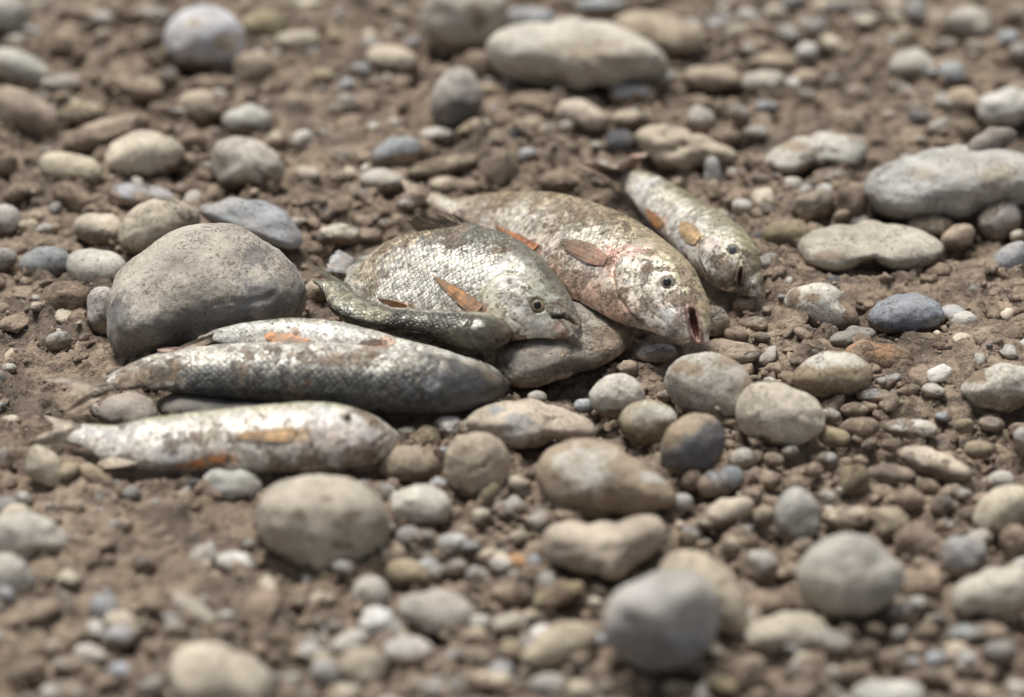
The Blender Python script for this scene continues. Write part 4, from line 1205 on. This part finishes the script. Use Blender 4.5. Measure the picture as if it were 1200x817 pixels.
f.muddy([(110, 538), (200, 548), (260, 548)], 7, .6)
f.line_tint([(390, 490), (420, 505)], 24, (.70, .68, .65), .6)
f.line_tint([(355, 505), (400, 515), (440, 520)], 16, (.62, .50, .46), .4)
f.groove([(368, 482), (360, 500), (366, 525), (376, 545)], 2.4, .6, (.30, .24, .20), .6)
f.groove([(385, 480), (382, 500), (388, 520)], 2.0, .3)
f.plate([(368, 482), (360, 500), (366, 525), (376, 545)], (395, 512), 8, .8)
f.groove([(456, 509), (446, 514), (436, 524)], 2.0, .7, (.22, .16, .12), .8)
f.line_tint([(440, 492), (455, 505), (452, 522)], 11, (.40, .33, .27), .7)
f.eye(407, 489, 5.5, (.45, .40, .32), (.25, .20, .16), .62)
f.fin('tail_fin', [(96, 497), (92, 508), (94, 520)], [(50, 487), (62, 504), (34, 516), (2, 524)], ('z', .011), (.46, .40, .31), (.40, .34, .25), 14, base_mode=('near', 16), wave=.8, jag=.1)
f.fin('pectoral_fin', [(345, 503), (345, 516)], [(272, 507), (276, 519)], ('body', .5), (.62, .40, .19), (.52, .33, .17), 8, jag=.15, lab='yellow-orange pectoral fin')
f.fin('pelvic_fin', [(268, 532), (262, 541)], [(210, 541), (206, 553)], ('body', .55), (.55, .24, .09), (.42, .17, .07), 8, jag=.15, lab='rust-orange pelvic fin')
f.fin('anal_fin', [(165, 541), (135, 536)], [(125, 552), (108, 541)], ('dep', -.001), (.50, .42, .32), (.40, .32, .22), 8)
f.finish(); FISHES.append(f)

# 3 pale one squeezed behind the second (built before it)
f = Fish('f3', [((240,392),(240,399)), ((250,387),(250,400)), ((275,380),(275,406)), ((305,375),(305,412)), ((345,372),(345,420)), ((390,376),(390,426)), ((430,385),(430,430)), ((475,398),(475,436)),
          ((515,408),(515,438)), ((545,418),(545,436)), ((556,423),(556,434))],
         [(0, 38), (1, 38)], [(0, .3), (.2, .5), (.5, .6), (1, .75)], [(0, .016), (.5, .016), (1, .010)],
         1.7, (.34, .33, .27), (.62, .61, .57), (.68, .66, .62), .18,
         'pale silver fish showing only a strip behind the second front fish', .80, line_v=.8, belly_v=-.2, silver=.4, scamt=.45)
f.fin('tail_fin', [(262, 386), (256, 399)], [(212, 405), (206, 411), (222, 410)], ('z', .022), (.30, .24, .18), (.22, .17, .13), 10, base_mode=('near', 14), wave=.6)
f.fin('anal_fin', [(366, 396), (320, 389)], [(348, 404), (300, 399)], ('dep', -.003), (.52, .24, .10), (.40, .19, .09), 10, lab='rust-orange anal fin')
f.fin('pelvic_fin', [(470, 404), (440, 399)], [(440, 410), (396, 406)], ('dep', -.003), (.52, .26, .12), (.42, .22, .11), 8, lab='rust-orange pelvic fin')
f.fin('dorsal_fin', [(350, 374), (385, 378)], [(344, 372), (366, 375)], ('dep', .002), (.4, .36, .3), (.35, .3, .25), 6)
f.groove([(490, 404), (486, 420), (492, 436)], 2.4, .6, (.3, .25, .2), .5)
f.finish(); FISHES.append(f)

# 2 large one in front, back towards the camera
f = Fish('f2', [((118,447),(118,462)), ((126,441),(126,461)), ((150,428),(150,458)), ((180,415),(180,457)), ((220,407),(220,462)), ((270,402),(270,468)), ((320,400),(320,474)), ((370,400),(370,479)), ((420,404),(420,484)),
          ((470,409),(470,487)), ((520,413),(520,487)), ((552,419),(550,482)), ((572,426),(568,474)), ((581,433),(578,467)), ((588,441),(585,460))],
         [(0, 190), (.5, 200), (1, 186)], [(0, .3), (.2, .5), (.5, .72), (.85, .80), (1, .85)], [(0, .010), (.25, .011), (.5, .006), (1, .003)],
         2.05, (.075, .075, .068), (.56, .535, .48), (.68, .63, .56), .32,
         'largest front fish, scaly grey with a dark back and dark blunt head', .845, line_v=.30, belly_v=-.75, silver=.6, scamt=.8, cap_head=.5)
f.line_tint([(500, 425), (540, 430), (575, 440)], 26, (.20, .185, .15), .75, .5, 260)
f.line_tint([(520, 455), (560, 458)], 24, (.07, .068, .06), .8, .5, 260)
f.line_tint([(495, 450), (530, 450), (565, 455)], 36, (.065, .066, .070), .85, .7, 200)
f.line_tint([(180, 452), (280, 462), (380, 472), (500, 478)], 15, (.06, .06, .06), .8, .4, 300)  # lower edge: dark back, deepened by shade put into the colour
f.muddy([(500, 440), (560, 450)], 40, -.45)
f.spot(506, 451, 9, (.45, .45, .50), .4, .4, 300)
f.muddy([(300, 415), (400, 415), (480, 420)], 22, .28, .8)
f.muddy([(130, 450), (200, 430)], 18, .30, .6)
f.spot(578, 442, 14, (.20, .145, .10), .5, .5, 300)
f.groove([(497, 414), (488, 432), (490, 455), (502, 478)], 2.6, .8, (.12, .11, .09), .6)
f.plate([(497, 414), (488, 432), (490, 455), (502, 478)], (525, 448), 9, 1.0)
f.groove([(516, 416), (512, 440), (520, 462)], 2.2, .4, (.12, .11, .09), .4)
f.groove([(560, 464), (577, 458), (586, 456)], 2.2, .7, (.04, .03, .025), .8)
f.spot(361, 448, 5, (.12, .06, .04), .9, .3, 600)
f.eye(558, 422, 5.0, (.20, .17, .12), (.12, .10, .07), .6, look=.1)
f.fin('tail_fin', [(128, 442), (122, 452), (128, 461)], [(42, 446), (62, 452), (88, 470), (70, 488), (92, 484)], ('z', .013), (.34, .28, .21), (.25, .20, .14), 16, base_mode=('near', 8), wave=1.0, jag=.16)
f.fin('anal_fin', [(215, 408), (196, 413)], [(196, 407), (178, 411)], ('dep', .002), (.50, .34, .26), (.38, .25, .2), 7)
f.fin('pelvic_fin', [(207, 446), (204, 451)], [(178, 449), (172, 456)], ('body', .55), (.55, .50, .42), (.48, .44, .37), 6, lab='pale whitish fin')
f.fin('pectoral_fin', [(370, 402), (345, 402)], [(352, 400), (318, 398)], ('dep', .001), (.42, .30, .22), (.34, .26, .2), 6)
f.finish(); FISHES.append(f)

# 6 big fish with the gaping mouth
f = Fish('f6', [((498,221),(494,233)), ((515,226),(509,242)), ((535,231),(527,252)), ((565,226),(550,262)), ((595,221),(570,280)), ((634,220),(598,304)), ((670,226),(630,324)), ((710,239),(664,347)), ((742,256),(697,366)), ((770,276),(730,384)),
          ((795,300),(762,398)), ((811,328),(786,406)), ((821,352),(806,410)), ((825,368),(815,409))],
         [(0, 26), (.5, 30), (1, 32)], [(0, .22), (.2, .34), (.5, .46), (.8, .48), (1, .55)], [(0, .008), (.4, .006), (.75, .012), (1, .015)],
         1.95, (.30, .245, .16), (.58, .53, .45), (.62, .54, .47), .36,
         'big deep-bodied fish with a gaping dark mouth and pinkish belly', .70, line_v=.45, belly_v=-.5, silver=.5, scamt=.75, N=300, M=144, cap_head=.55)
f.line_tint([(560, 236), (610, 232), (670, 240), (730, 262)], 26, (.33, .265, .17), .55, .8, 250)
f.muddy([(580, 240), (640, 240), (700, 255)], 30, .30, .8)
f.muddy([(600, 290), (660, 335), (700, 355)], 22, .22, .8)
f.line_tint([(640, 320), (690, 345), (725, 365)], 20, (.64, .36, .25), .55, .5, 300)
f.line_tint([(715, 297), (735, 292), (755, 293)], 11, (.70, .40, .34), .55, .8, 300)
f.line_tint([(716, 294), (714, 306), (720, 318)], 10, (.66, .34, .29), .55, .8, 300)
f.spot(752, 332, 30, (.66, .62, .55), .7, .4, 260)
f.spot(785, 372, 22, (.62, .62, .62), .6, .4, 260)
f.muddy([(730, 345), (715, 352)], 12, .5)
f.muddy([(735, 375), (760, 390), (785, 398)], 14, .35)
f.muddy([(795, 352), (812, 346)], 9, .55)
f.noscale([(740, 300), (750, 330), (760, 370)], 30)
f.noscale([(775, 320), (790, 350), (780, 380)], 40)
f.muddy([(790, 352), (800, 366), (790, 392)], 16, .30)
f.muddy([(765, 318), (752, 340), (765, 372)], 20, .22)
f.muddy([(802, 315), (818, 345)], 12, .35)
f.groove([(782, 304), (762, 294), (742, 293), (726, 302), (719, 320), (724, 345), (740, 368), (760, 386)], 2.2, .9, (.42, .26, .16), .7)
f.plate([(782, 304), (762, 294), (742, 293), (726, 302), (719, 320), (724, 345), (740, 368), (760, 386)], (760, 335), 9, .9)
f.groove([(770, 316), (752, 314), (742, 326), (744, 346), (760, 364), (780, 378)], 1.8, .45, (.40, .32, .24), .55)
f.line_tint([(775, 300), (795, 318), (806, 345)], 7, (.40, .37, .22), .6, .4, 300)
f.groove([(793, 364), (786, 354), (800, 350)], 2.0, .6, (.2, .14, .1), .7)
f.line_tint([(790, 385), (800, 372), (800, 360)], 7, (.42, .27, .22), .6)
f.mouth(814, 381, (3.6, 19), (4.0, -.8), 4.6, (.33, .19, .155), (.15, .065, .05))
f.eye(782, 331, 7.0, (.30, .28, .25), (.16, .14, .11), .70)
f.spot(799, 334, 7, (.30, .22, .15), .6)
f.fin('tail_fin', [(512, 224), (508, 232), (506, 240)], [(466, 208), (474, 222), (464, 230)], ('z', .015), (.36, .28, .21), (.32, .24, .18), 12, base_mode=('near', 14), wave=1.0)
f.fin('pectoral_fin', [(714, 301), (708, 313)], [(664, 278), (652, 283), (660, 294)], ('body', .55), (.40, .22, .15), (.22, .14, .09), 12, jag=.14, leaf=(.85, 1.5, .6), lab='brown mottled pectoral fin')
f.fin('pelvic_fin', [(632, 288), (620, 299)], [(578, 260), (584, 270)], ('body', .55), (.55, .24, .12), (.50, .19, .07), 9, jag=.15, leaf=(1.1, .95, .4), lab='bright orange pelvic fin')
f.finish(); FISHES.append(f)

# 5 round-bodied silver fish, dark eye with golden ring
f = Fish('f5', [((418,302),(413,326)), ((426,296),(418,338)), ((442,281),(432,352)), ((465,268),(452,367)), ((495,259),(480,382)), ((530,257),(512,394)), ((565,265),(546,402)), ((598,281),(579,406)), ((625,303),(605,406)),
          ((648,329),(633,404)), ((664,352),(654,403)), ((673,368),(668,401))],
         [(0, 22), (.5, 30), (1, 34)], [(0, .22), (.2, .34), (.5, .44), (.8, .46), (1, .5)], [(0, .006), (.5, .007), (.75, .014), (1, .018)],
         1.8, (.15, .145, .115), (.60, .575, .52), (.66, .63, .56), .26,
         'rounded silver fish with yellowish head and gold-ringed eye, left of the gaping fish', .66, line_v=.42, belly_v=-.55, silver=.6, scamt=1.0, N=300, M=144, cap_head=.7)
f.line_tint([(430, 320), (450, 290), (500, 270)], 30, (.42, .34, .23), .7, .7, 250)
f.muddy([(440, 330), (460, 290), (520, 272), (580, 290)], 22, .30, .8)
f.line_tint([(570, 345), (575, 365), (590, 388)], 16, (.64, .60, .44), .5, .4, 300)
f.spot(632, 345, 26, (.33, .34, .27), .75, .4, 260)
f.spot(660, 365, 18, (.22, .21, .17), .8, .4, 260)
f.spot(610, 375, 18, (.68, .66, .62), .7, .4, 260)
f.line_tint([(600, 398), (640, 398), (665, 396)], 7, (.26, .17, .11), .7, .5, 400)
f.line_tint([(655, 384), (664, 396)], 7, (.42, .25, .2), .6, .5, 400)
f.noscale([(600, 345), (605, 375)], 32)
f.noscale([(635, 350), (655, 380)], 42)
f.muddy([(600, 398), (640, 400), (668, 396)], 13, .45)
f.muddy([(640, 330), (665, 358), (678, 378)], 13, .35)
f.muddy([(600, 345), (600, 375)], 26, .22)
f.groove([(607, 322), (590, 321), (575, 331), (565, 347), (563, 362), (570, 380), (584, 398)], 2.2, .9, (.40, .36, .22), .6)
f.plate([(607, 322), (590, 321), (575, 331), (565, 347), (563, 362), (570, 380), (584, 398)], (605, 360), 9, .9)
f.groove([(608, 336), (596, 340), (592, 356), (600, 374), (618, 388)], 1.8, .45, (.45, .42, .30), .5)
f.groove([(646, 369), (656, 371), (664, 368)], 2.0, 1.0, (.05, .04, .03), .9)
f.groove([(655, 372), (662, 384), (668, 392)], 2.0, .7, (.10, .07, .05), .7)
f.groove([(648, 372), (658, 371), (668, 374), (676, 381)], 2.2, 1.7, (.03, .025, .02), 1)
f.spot(679, 388, 8, (.10, .09, .075), .85, .3, 500)
f.spot(668, 380, 6, (.14, .12, .09), .7, .3, 500)
f.eye(630, 358, 7.8, (.27, .23, .15), (.38, .27, .12), .60)
f.fin('tail_fin', [(418, 304), (414, 312), (415, 322)], [(396, 292), (384, 304), (380, 318)], ('z', .010), (.27, .27, .26), (.30, .30, .30), 12, base_mode=('near', 10), wave=.8)
f.fin('pelvic_fin', [(566, 359), (556, 369)], [(512, 322), (508, 328)], ('body', .55), (.50, .25, .12), (.38, .20, .08), 9, jag=.18, leaf=(1.1, 1.3, .35), lab='orange-brown pectoral fin').name = 'pectoral_fin'
f.fin('anal_fin', [(478, 358), (474, 364)], [(440, 346), (446, 356)], ('dep', -.002), (.55, .27, .10), (.50, .24, .08), 9, lab='orange anal fin')
f.fin('dorsal_fin', [(488, 270), (545, 264)], [(468, 256), (528, 251)], ('dep', .001), (.20, .16, .12), (.17, .13, .09), 16, jag=.45, wave=1.2)
f.finish(); FISHES.append(f)

# 4 small dark fish, back to the camera, tail bent up
f = Fish('f4', [((386,330),(380,338)), ((402,330),(386,347)), ((416,340),(393,362)), ((434,351),(404,377)), ((456,359),(432,387)), ((480,361),(468,392)), ((510,363),(503,397)), ((540,364),(535,407)), ((568,366),(561,413)), ((584,371),(578,409)), ((592,377),(587,402))],
         [(0, 150), (.3, 160), (1, 166)], [(0, .25), (.2, .4), (.5, .62), (.85, .75), (1, .8)], [(0, .018), (.2, .014), (.5, .013), (1, .014)],
         2.2, (.085, .080, .060), (.175, .165, .125), (.42, .40, .33), .0,
         'small dark olive fish lying across with its tail bent up', .80, line_v=.25, belly_v=-.8, silver=.7, wet=.62, N=230)
f.line_tint([(372, 318), (400, 345), (440, 368)], 20, (.37, .355, .27), .85, .4, 300)
f.line_tint([(460, 361), (510, 365), (570, 367)], 5, (.40, .39, .34), .6, .4, 300)  # highlight along the upper ridge, painted into the skin colour
f.spot(590, 388, 18, (.20, .14, .10), .6, .4, 300)
f.groove([(556, 367), (546, 384), (552, 408)], 2.2, .9, (.05, .05, .04), .8)
f.groove([(590, 398), (582, 402), (574, 404)], 2.0, .6, (.05, .04, .03), .8)
f.groove([(575, 408), (590, 400), (597, 394)], 2.0, .6, (.04, .03, .02), .8)
f.eye(583, 399, 3.6, (.10, .08, .06), (.06, .05, .04), .6)
f.fin('tail_fin', [(412, 335), (400, 345), (391, 358)], [(365, 309), (384, 327), (374, 334)], ('dep', .000), (.36, .35, .25), (.38, .36, .27), 12, base_mode=('near', 22), wave=.5)
f.fin('dorsal_fin', [(470, 386), (500, 390)], [(452, 386), (478, 393)], ('body', .6), (.09, .085, .06), (.08, .075, .05), 8)
f.finish(); FISHES.append(f)

# 7 rightmost fish
f = Fish('f7', [((736,197),(722,211)), ((746,198),(729,218)), ((768,203),(743,236)), ((795,218),(760,259)), ((825,236),(781,281)), ((850,251),(802,304)), ((870,268),(822,325)), ((883,287),(839,338)), ((889,304),(856,345)), ((889,315),(866,345))],
         [(0, 28), (1, 32)], [(0, .3), (.3, .5), (.6, .62), (1, .72)], [(0, .006), (1, .006)],
         1.9, (.26, .235, .15), (.60, .57, .50), (.68, .65, .60), .28,
         'rightmost silver fish with its small mouth open and cloudy eye', .66, line_v=.50, belly_v=-.35, silver=.45, scamt=.7, N=260, M=128, cap_head=.8)
f.spot(757, 218, 22, (.72, .71, .69), .8, .4, 260)
f.spot(800, 284, 14, (.74, .72, .70), .8, .4, 260)
f.spot(832, 290, 16, (.64, .54, .50), .5, .4, 260)
f.spot(880, 310, 24, (.22, .19, .13), .7, .5, 260)
f.muddy([(815, 315), (840, 332), (855, 325)], 14, .45)
f.muddy([(800, 296), (815, 318)], 7, .7)
f.muddy([(835, 300), (845, 312)], 9, .4)
f.muddy([(880, 300), (884, 325), (872, 342)], 14, .35)
f.muddy([(845, 305), (852, 330)], 14, .3)
f.noscale([(835, 290), (850, 315)], 24)
f.noscale([(860, 290), (872, 325)], 34)
f.groove([(870, 283), (850, 274), (832, 274), (820, 286), (818, 302), (828, 320)], 2.0, .8, (.40, .34, .2), .6)
f.plate([(870, 283), (850, 274), (832, 274), (820, 286), (818, 302), (828, 320)], (848, 305), 8, .8)
f.groove([(846, 285), (836, 292), (834, 306), (842, 320)], 1.7, .4, (.4, .32, .25), .5)
f.mouth(867, 326, (-.7, 11), (2.6, .3), 3.0, (.33, .24, .19), (.12, .065, .05))
f.eye(859, 293, 6.0, (.20, .195, .18), (.10, .10, .10), .66, cloudy=True)
f.fin('tail_fin', [(740, 200), (732, 206), (728, 214)], [(762, 178), (744, 178), (722, 196), (690, 188), (668, 190), (700, 206)], ('z', .019), (.36, .26, .20), (.30, .20, .155), 16, base_mode=('near', 8), wave=1.0)
f.fin('pectoral_fin', [(822, 277), (815, 287)], [(803, 259), (795, 262), (796, 272)], ('body', .55), (.55, .38, .20), (.45, .31, .16), 9, jag=.14, leaf=(1.0, 1.5, .7), lab='ochre pectoral fin')
f.fin('pelvic_fin', [(779, 262), (773, 268)], [(764, 243), (757, 243), (760, 255)], ('body', .55), (.55, .25, .08), (.58, .22, .06), 7, jag=.08, lab='bright orange pelvic fin')
f.finish(); FISHES.append(f)

# ------------------------------------------------------------------ the muddy ground
def axis(fine0, fine1, step, far, g=1.22):
    a = list(np.arange(fine0, fine1, step))
    st, x = step, a[-1]
    hi = []
    while x < far:
        st *= g; x += st; hi.append(x)
    st, x = step, a[0]
    lo = []
    while x > -far:
        st *= g; x -= st; lo.append(x)
    return np.array(lo[::-1] + a + hi)
gx = axis(-.33, .33, .00115, 30)
gy = axis(-.33, .46, .0013, 60)
X, Y = np.meshgrid(gx, gy)
px_g, py_g, _ = project(np.stack([X.ravel(), Y.ravel(), np.zeros(X.size)], 1))
px_g, py_g = px_g.reshape(X.shape), py_g.reshape(X.shape)
# where the bed is smooth mud (0) and where it is stony (1)
SMOOTH = [(60, 470, 130, 120), (150, 640, 150, 70), (110, 560, 120, 40), (400, 130, 70, 110), (330, 620, 90, 60), (1060, 340, 170, 40), (1080, 430, 150, 45), (1010, 130, 90, 60), (340, 105, 60, 50), (150, 700, 140, 40)]
def stony(px, py):
    v = np.ones_like(px)
    for cx, cy, a, b in SMOOTH:
        v = v * (1 - .9 * np.exp(-(((px - cx) / a) ** 2 + ((py - cy) / b) ** 2)))
    return v
st_g = stony(px_g, py_g)
fade = np.clip(1.4 - np.hypot(X, Y) * .02, .2, 1)
Z = .0055 * fbm2(X * 9, Y * 9, 3, 1)
rdg = 1 - np.abs(fbm2(X * 26 + 3, Y * 40, 4, 61)) * 3.2          # smeared folds in the open mud
Z += .0030 * np.clip(rdg, 0, 1) ** 2 * (1 - .6 * st_g)
Z += .0050 * fbm2(X * 34, Y * 34, 3, 5) * (.75 + .5 * st_g)
w1, w2, wid = worley2(X * 95 + fbm2(X * 60, Y * 60, 2, 9) * .8, Y * 95 + fbm2(X * 60, Y * 60, 2, 10) * .8, 3)
clod = sstep(.62, .15, w1) * (wid > .45) * wid
cm = sstep(-.1, .35, fbm2(X * 16, Y * 16, 2, 21))
Z += .0048 * clod * (.35 + .65 * cm) * (.25 + .8 * st_g)
w1, w2, wid = worley2(X * 240 + fbm2(X * 150, Y * 150, 2, 12) * .8, Y * 240 + fbm2(X * 150, Y * 150, 2, 13) * .8, 7)
Z += .0024 * sstep(.6, .1, w1) * (wid > .35) * (.3 + .7 * cm) * (.25 + .75 * st_g)
# cracks between plates of drying mud and small pits
w1, w2, wid = worley2(X * 30 + fbm2(X * 25, Y * 25, 3, 15), Y * 42 + fbm2(X * 25, Y * 25, 3, 16), 11)
Z -= .0024 * sstep(.09, .0, w2 - w1) * sstep(-.05, .25, fbm2(X * 12, Y * 12, 2, 17))
pit = sstep(.28, .52, fbm2(X * 120, Y * 120, 2, 19))
Z -= .0042 * pit * (.45 + .55 * st_g)
Z -= .0035 * sstep(.55, .95, st_g)
Z += .0012 * fbm2(X * 420, Y * 420, 2, 23)
Z *= fade
def local(x, y, r):
    i0, i1 = np.searchsorted(gx, [x - r, x + r])
    j0, j1 = np.searchsorted(gy, [y - r, y + r])
    return slice(j0, j1), slice(i0, i1)
for fi, (x, y, Hi, r, zc, c) in enumerate(foot):
    sl = local(x, y, r * 1.9 + .01)
    dx, dy = X[sl] - x, Y[sl] - y
    q = np.sqrt(Hi[0, 0] * dx * dx + 2 * Hi[0, 1] * dx * dy + Hi[1, 1] * dy * dy)
    nz = .6 + .6 * noise2(X[sl] * 130, Y[sl] * 130, 41)
    dist = (q - 1.0) * r
    side = noise2(X[sl] * 55 + fi, Y[sl] * 55, 43)          # silt banked up on one side, a gap on another
    k = (c / (c + .004)) * np.exp(-(dist / .0045) ** 2)
    Z[sl] += .0075 * k * nz * sstep(-.2, .5, side)
    Z[sl] -= .0050 * k * sstep(.1, -.5, side)
    Z[sl] -= .0022 * sstep(0, -.004, dist)
for f in FISHES:                                          # the bed is pressed down under the fish
    P, h = f.g['P'][::6], (f.g['w'] * PX)[::6]
    for p, hh in zip(P, h):
        sl = local(p[0], p[1], hh * 1.6)
        d = np.hypot(X[sl] - p[0], Y[sl] - p[1]) / max(hh, .002)
        Z[sl] = np.minimum(Z[sl], Z[sl] * sstep(.7, 1.3, d) - .0012 * sstep(1.2, .6, d) + 0)
nyy, nxx = X.shape
idx = np.arange(X.size).reshape(nyy, nxx)
F = np.stack([idx[:-1, :-1], idx[:-1, 1:], idx[1:, 1:], idx[1:, :-1]], -1).reshape(-1, 4)
me = mesh_np('ground', np.stack([X.ravel(), Y.ravel(), Z.ravel()], 1), F)
gr = link('ground', me, M_MUD)
tag(gr, 'drying brown river mud with cracks, clods and pits', kind='structure')
def ground_z(x, y):
    i = np.clip(np.searchsorted(gx, x), 1, len(gx) - 1)
    j = np.clip(np.searchsorted(gy, y), 1, len(gy) - 1)
    return Z[j, i]

# ------------------------------------------------------------------ loose gravel, clods and grit between the stones
def blocked(x, y, s, slack=0.75):
    m = np.zeros(len(x), bool)
    for (fx, fy, Hi, r, zc, c) in foot:
        dx, dy = x - fx, y - fy
        m |= (Hi[0, 0] * dx * dx + 2 * Hi[0, 1] * dx * dy + Hi[1, 1] * dy * dy) < slack
    for f in FISHES:
        P, h = f.g['P'][::6], (f.g['w'] * PX)[::6]
        for p, hh in zip(P, h):
            m |= np.hypot(x - p[0], y - p[1]) < hh * .75 + s
    return m
def scatter(name, count, smin, smax, power, cols, mud, label, k=2, seed=1, dens=None, jag=.12, flat=.62, region=None, margin=.06, at=None, sink=.22, lump=1.0):
    r = np.random.default_rng(seed)
    x0, x1, y0, y1 = region or (-.31, .31, -.30, .44)
    n = int(count * 3.2)
    x, y = r.uniform(x0, x1, n), r.uniform(y0, y1, n)
    s = smin * (1 - r.random(n) * (1 - (smin / smax) ** power)) ** (-1 / power)
    if at is not None:
        n = count; x, y = at; s = s[:n]
    px, py, _ = project(np.stack([x, y, x * 0], 1))
    if at is not None: dens = None
    keep = r.random(n) < (dens(px, py) if dens else 1)
    if at is None: keep &= ~blocked(x, y, s * .4)
    ii = np.nonzero(keep)[0][:count]
    x, y, s = x[ii], y[ii], s[ii]
    n = len(x)
    z = ground_z(x, y) + s * flat * .6 - s * sink
    B, Fb = ico(k)
    nb = len(B)
    sc = np.stack([s * r.uniform(.8, 1.45, n), s * r.uniform(.7, 1.1, n), s * flat * r.uniform(.7, 1.25, n)], 1)
    jit = 1 + jag * r.normal(size=(n, nb)) * (1 if k < 3 else .25)
    off = r.uniform(0, 90, (n, 1, 3))
    q3 = (B[None] * 1.35 + off).reshape(-1, 3)
    jit = jit + (.24 * noise3(q3, 71) + .10 * noise3(q3 * 2.3, 72)).reshape(n, nb) * lump
    lf = r.normal(size=(n, 3)) * .22
    V = B[None] * (jit + (B[None] * lf[:, None, :]).sum(-1) ** 1)[..., None] * sc[:, None, :]
    a = r.uniform(0, 2 * math.pi, n)
    ca, sa = np.cos(a)[:, None], np.sin(a)[:, None]
    tl = r.normal(size=n)[:, None] * .35
    vx, vz = V[..., 0] * np.cos(tl) - V[..., 2] * np.sin(tl), V[..., 0] * np.sin(tl) + V[..., 2] * np.cos(tl)
    V = np.stack([vx * ca - V[..., 1] * sa + x[:, None], vx * sa + V[..., 1] * ca + y[:, None], vz + z[:, None]], -1).reshape(-1, 3)
    F = (Fb[None] + (np.arange(n) * nb)[:, None, None]).reshape(-1, 3)
    me = mesh_np(name, V, F)
    keys = list(cols.keys()); wts = np.array([cols[q] for q in keys], float); wts /= wts.sum()
    ch = r.choice(len(keys), n, p=wts)
    cc = np.array([PAL[q] for q in keys])[ch] * r.uniform(.75, 1.15, n)[:, None]
    md = np.clip(r.normal(mud, .2, n), 0, 1)
    col_attr(me, 'col', np.repeat(np.c_[cc, md], nb, 0))
    o = link(name, me, M_GRAVEL)
    tag(o, label, kind='stuff')
    return o
def dens_st(px, py):
    return np.clip(stony(px, py) * (.40 + .60 * sstep(380, 640, py) + .25 * sstep(200, 60, py)), .05, 1)
def dens_mud(px, py):
    return np.clip(-.05 + .9 * stony(px, py), .04, 1)
scatter('gravel', 1500, .0034, .0066, 2.0, dict(T=3, M=2, P=5, I=4, G=3, B=2, D=1, O=1.5, W=1), .30, 'mixed gravel filling the gaps between the stones', 3, 11, dens_st, jag=.035)
scatter('gravel', 4000, .0015, .0036, 2.0, dict(T=4, M=3, P=4, I=3, G=2, B=2, D=1.5, O=2, W=1), .15, 'small pebbles and chips between the larger gravel', 2, 16, dens_st, jag=.06)
def dens_clod(px, py):
    a = np.exp(-(((px - 900) / 260) ** 2 + ((py - 170) / 190) ** 2)) + .5 * np.exp(-(((px - 600) / 200) ** 2 + ((py - 130) / 90) ** 2)) + .5 * np.exp(-(((px - 1080) / 170) ** 2 + ((py - 440) / 110) ** 2))
    return np.clip(a * 1.2 + .22, 0, 1)
scatter('mud_clods', 750, .0030, .0085, 2.0, dict(M=1), 1.0, 'rough lumps of damp brown mud', 3, 31, dens_clod, jag=.12, flat=.5, sink=.42, lump=1.9)
scatter('grit', 4200, .0008, .0024, 2.2, dict(T=3, M=6, P=2, I=1, G=2, B=1, D=1.5, W=1), .3, 'coarse grit strewn over the mud', 1, 12, lambda px, py: .12 + .88 * stony(px, py), jag=.10)
scatter('mud_crumbs', 3200, .0009, .0042, 2.4, dict(M=1), 1.0, 'crumbs and clods of drying brown mud', 2, 13, dens_mud, jag=.30, flat=.50, sink=.42)
# mud pushed up and crumbled along the rims of the stones
rim = np.random.default_rng(77)
ch = rim.choice(len(foot), 1300, p=np.array([q[3] for q in foot]) / sum(q[3] for q in foot))
aa = rim.uniform(0, 2 * math.pi, 1300)
ex, ey = np.cos(aa), np.sin(aa)
xs, ys = [], []
for c_, u_, v_, w_ in zip(ch, ex, ey, rim.uniform(.90, 1.16, 1300)):
    fx, fy, Hi, rr_, zc_, cc_ = foot[c_]
    L_ = w_ / math.sqrt(Hi[0, 0] * u_ * u_ + 2 * Hi[0, 1] * u_ * v_ + Hi[1, 1] * v_ * v_)
    xs.append(fx + u_ * L_); ys.append(fy + v_ * L_)
scatter('mud_crumbs', 1300, .0010, .0042, 1.8, dict(M=1), 1.0, 'crumbled mud along the rims of the half sunk stones', 2, 78, None, jag=.22, flat=.6, sink=.2, lump=1.4, at=(np.array(xs), np.array(ys)))
# the dark wet gravel pocket below centre
p0 = at_z(585, 645)
scatter('dark_gravel', 260, .0010, .0034, 1.8, dict(D=6, G=2, B=2), .05, 'pocket of dark grey wet gravel below the creased round stone', 2, 14, None, jag=.14,
        region=(p0[0] - .020, p0[0] + .020, p0[1] - .05, p0[1] + .04))
# the river bed goes on outside the picture
scatter('gravel', 500, .006, .022, 1.6, dict(T=4, M=2, P=4, I=3, G=2, B=3), .35, 'river stones of the bed beyond the picture edges', 3, 15,
        lambda px, py: ((px < -40) | (px > 1240) | (py < -40) | (py > 857)) * 1.0, jag=.03, region=(-.6, .6, -.6, 1.0))
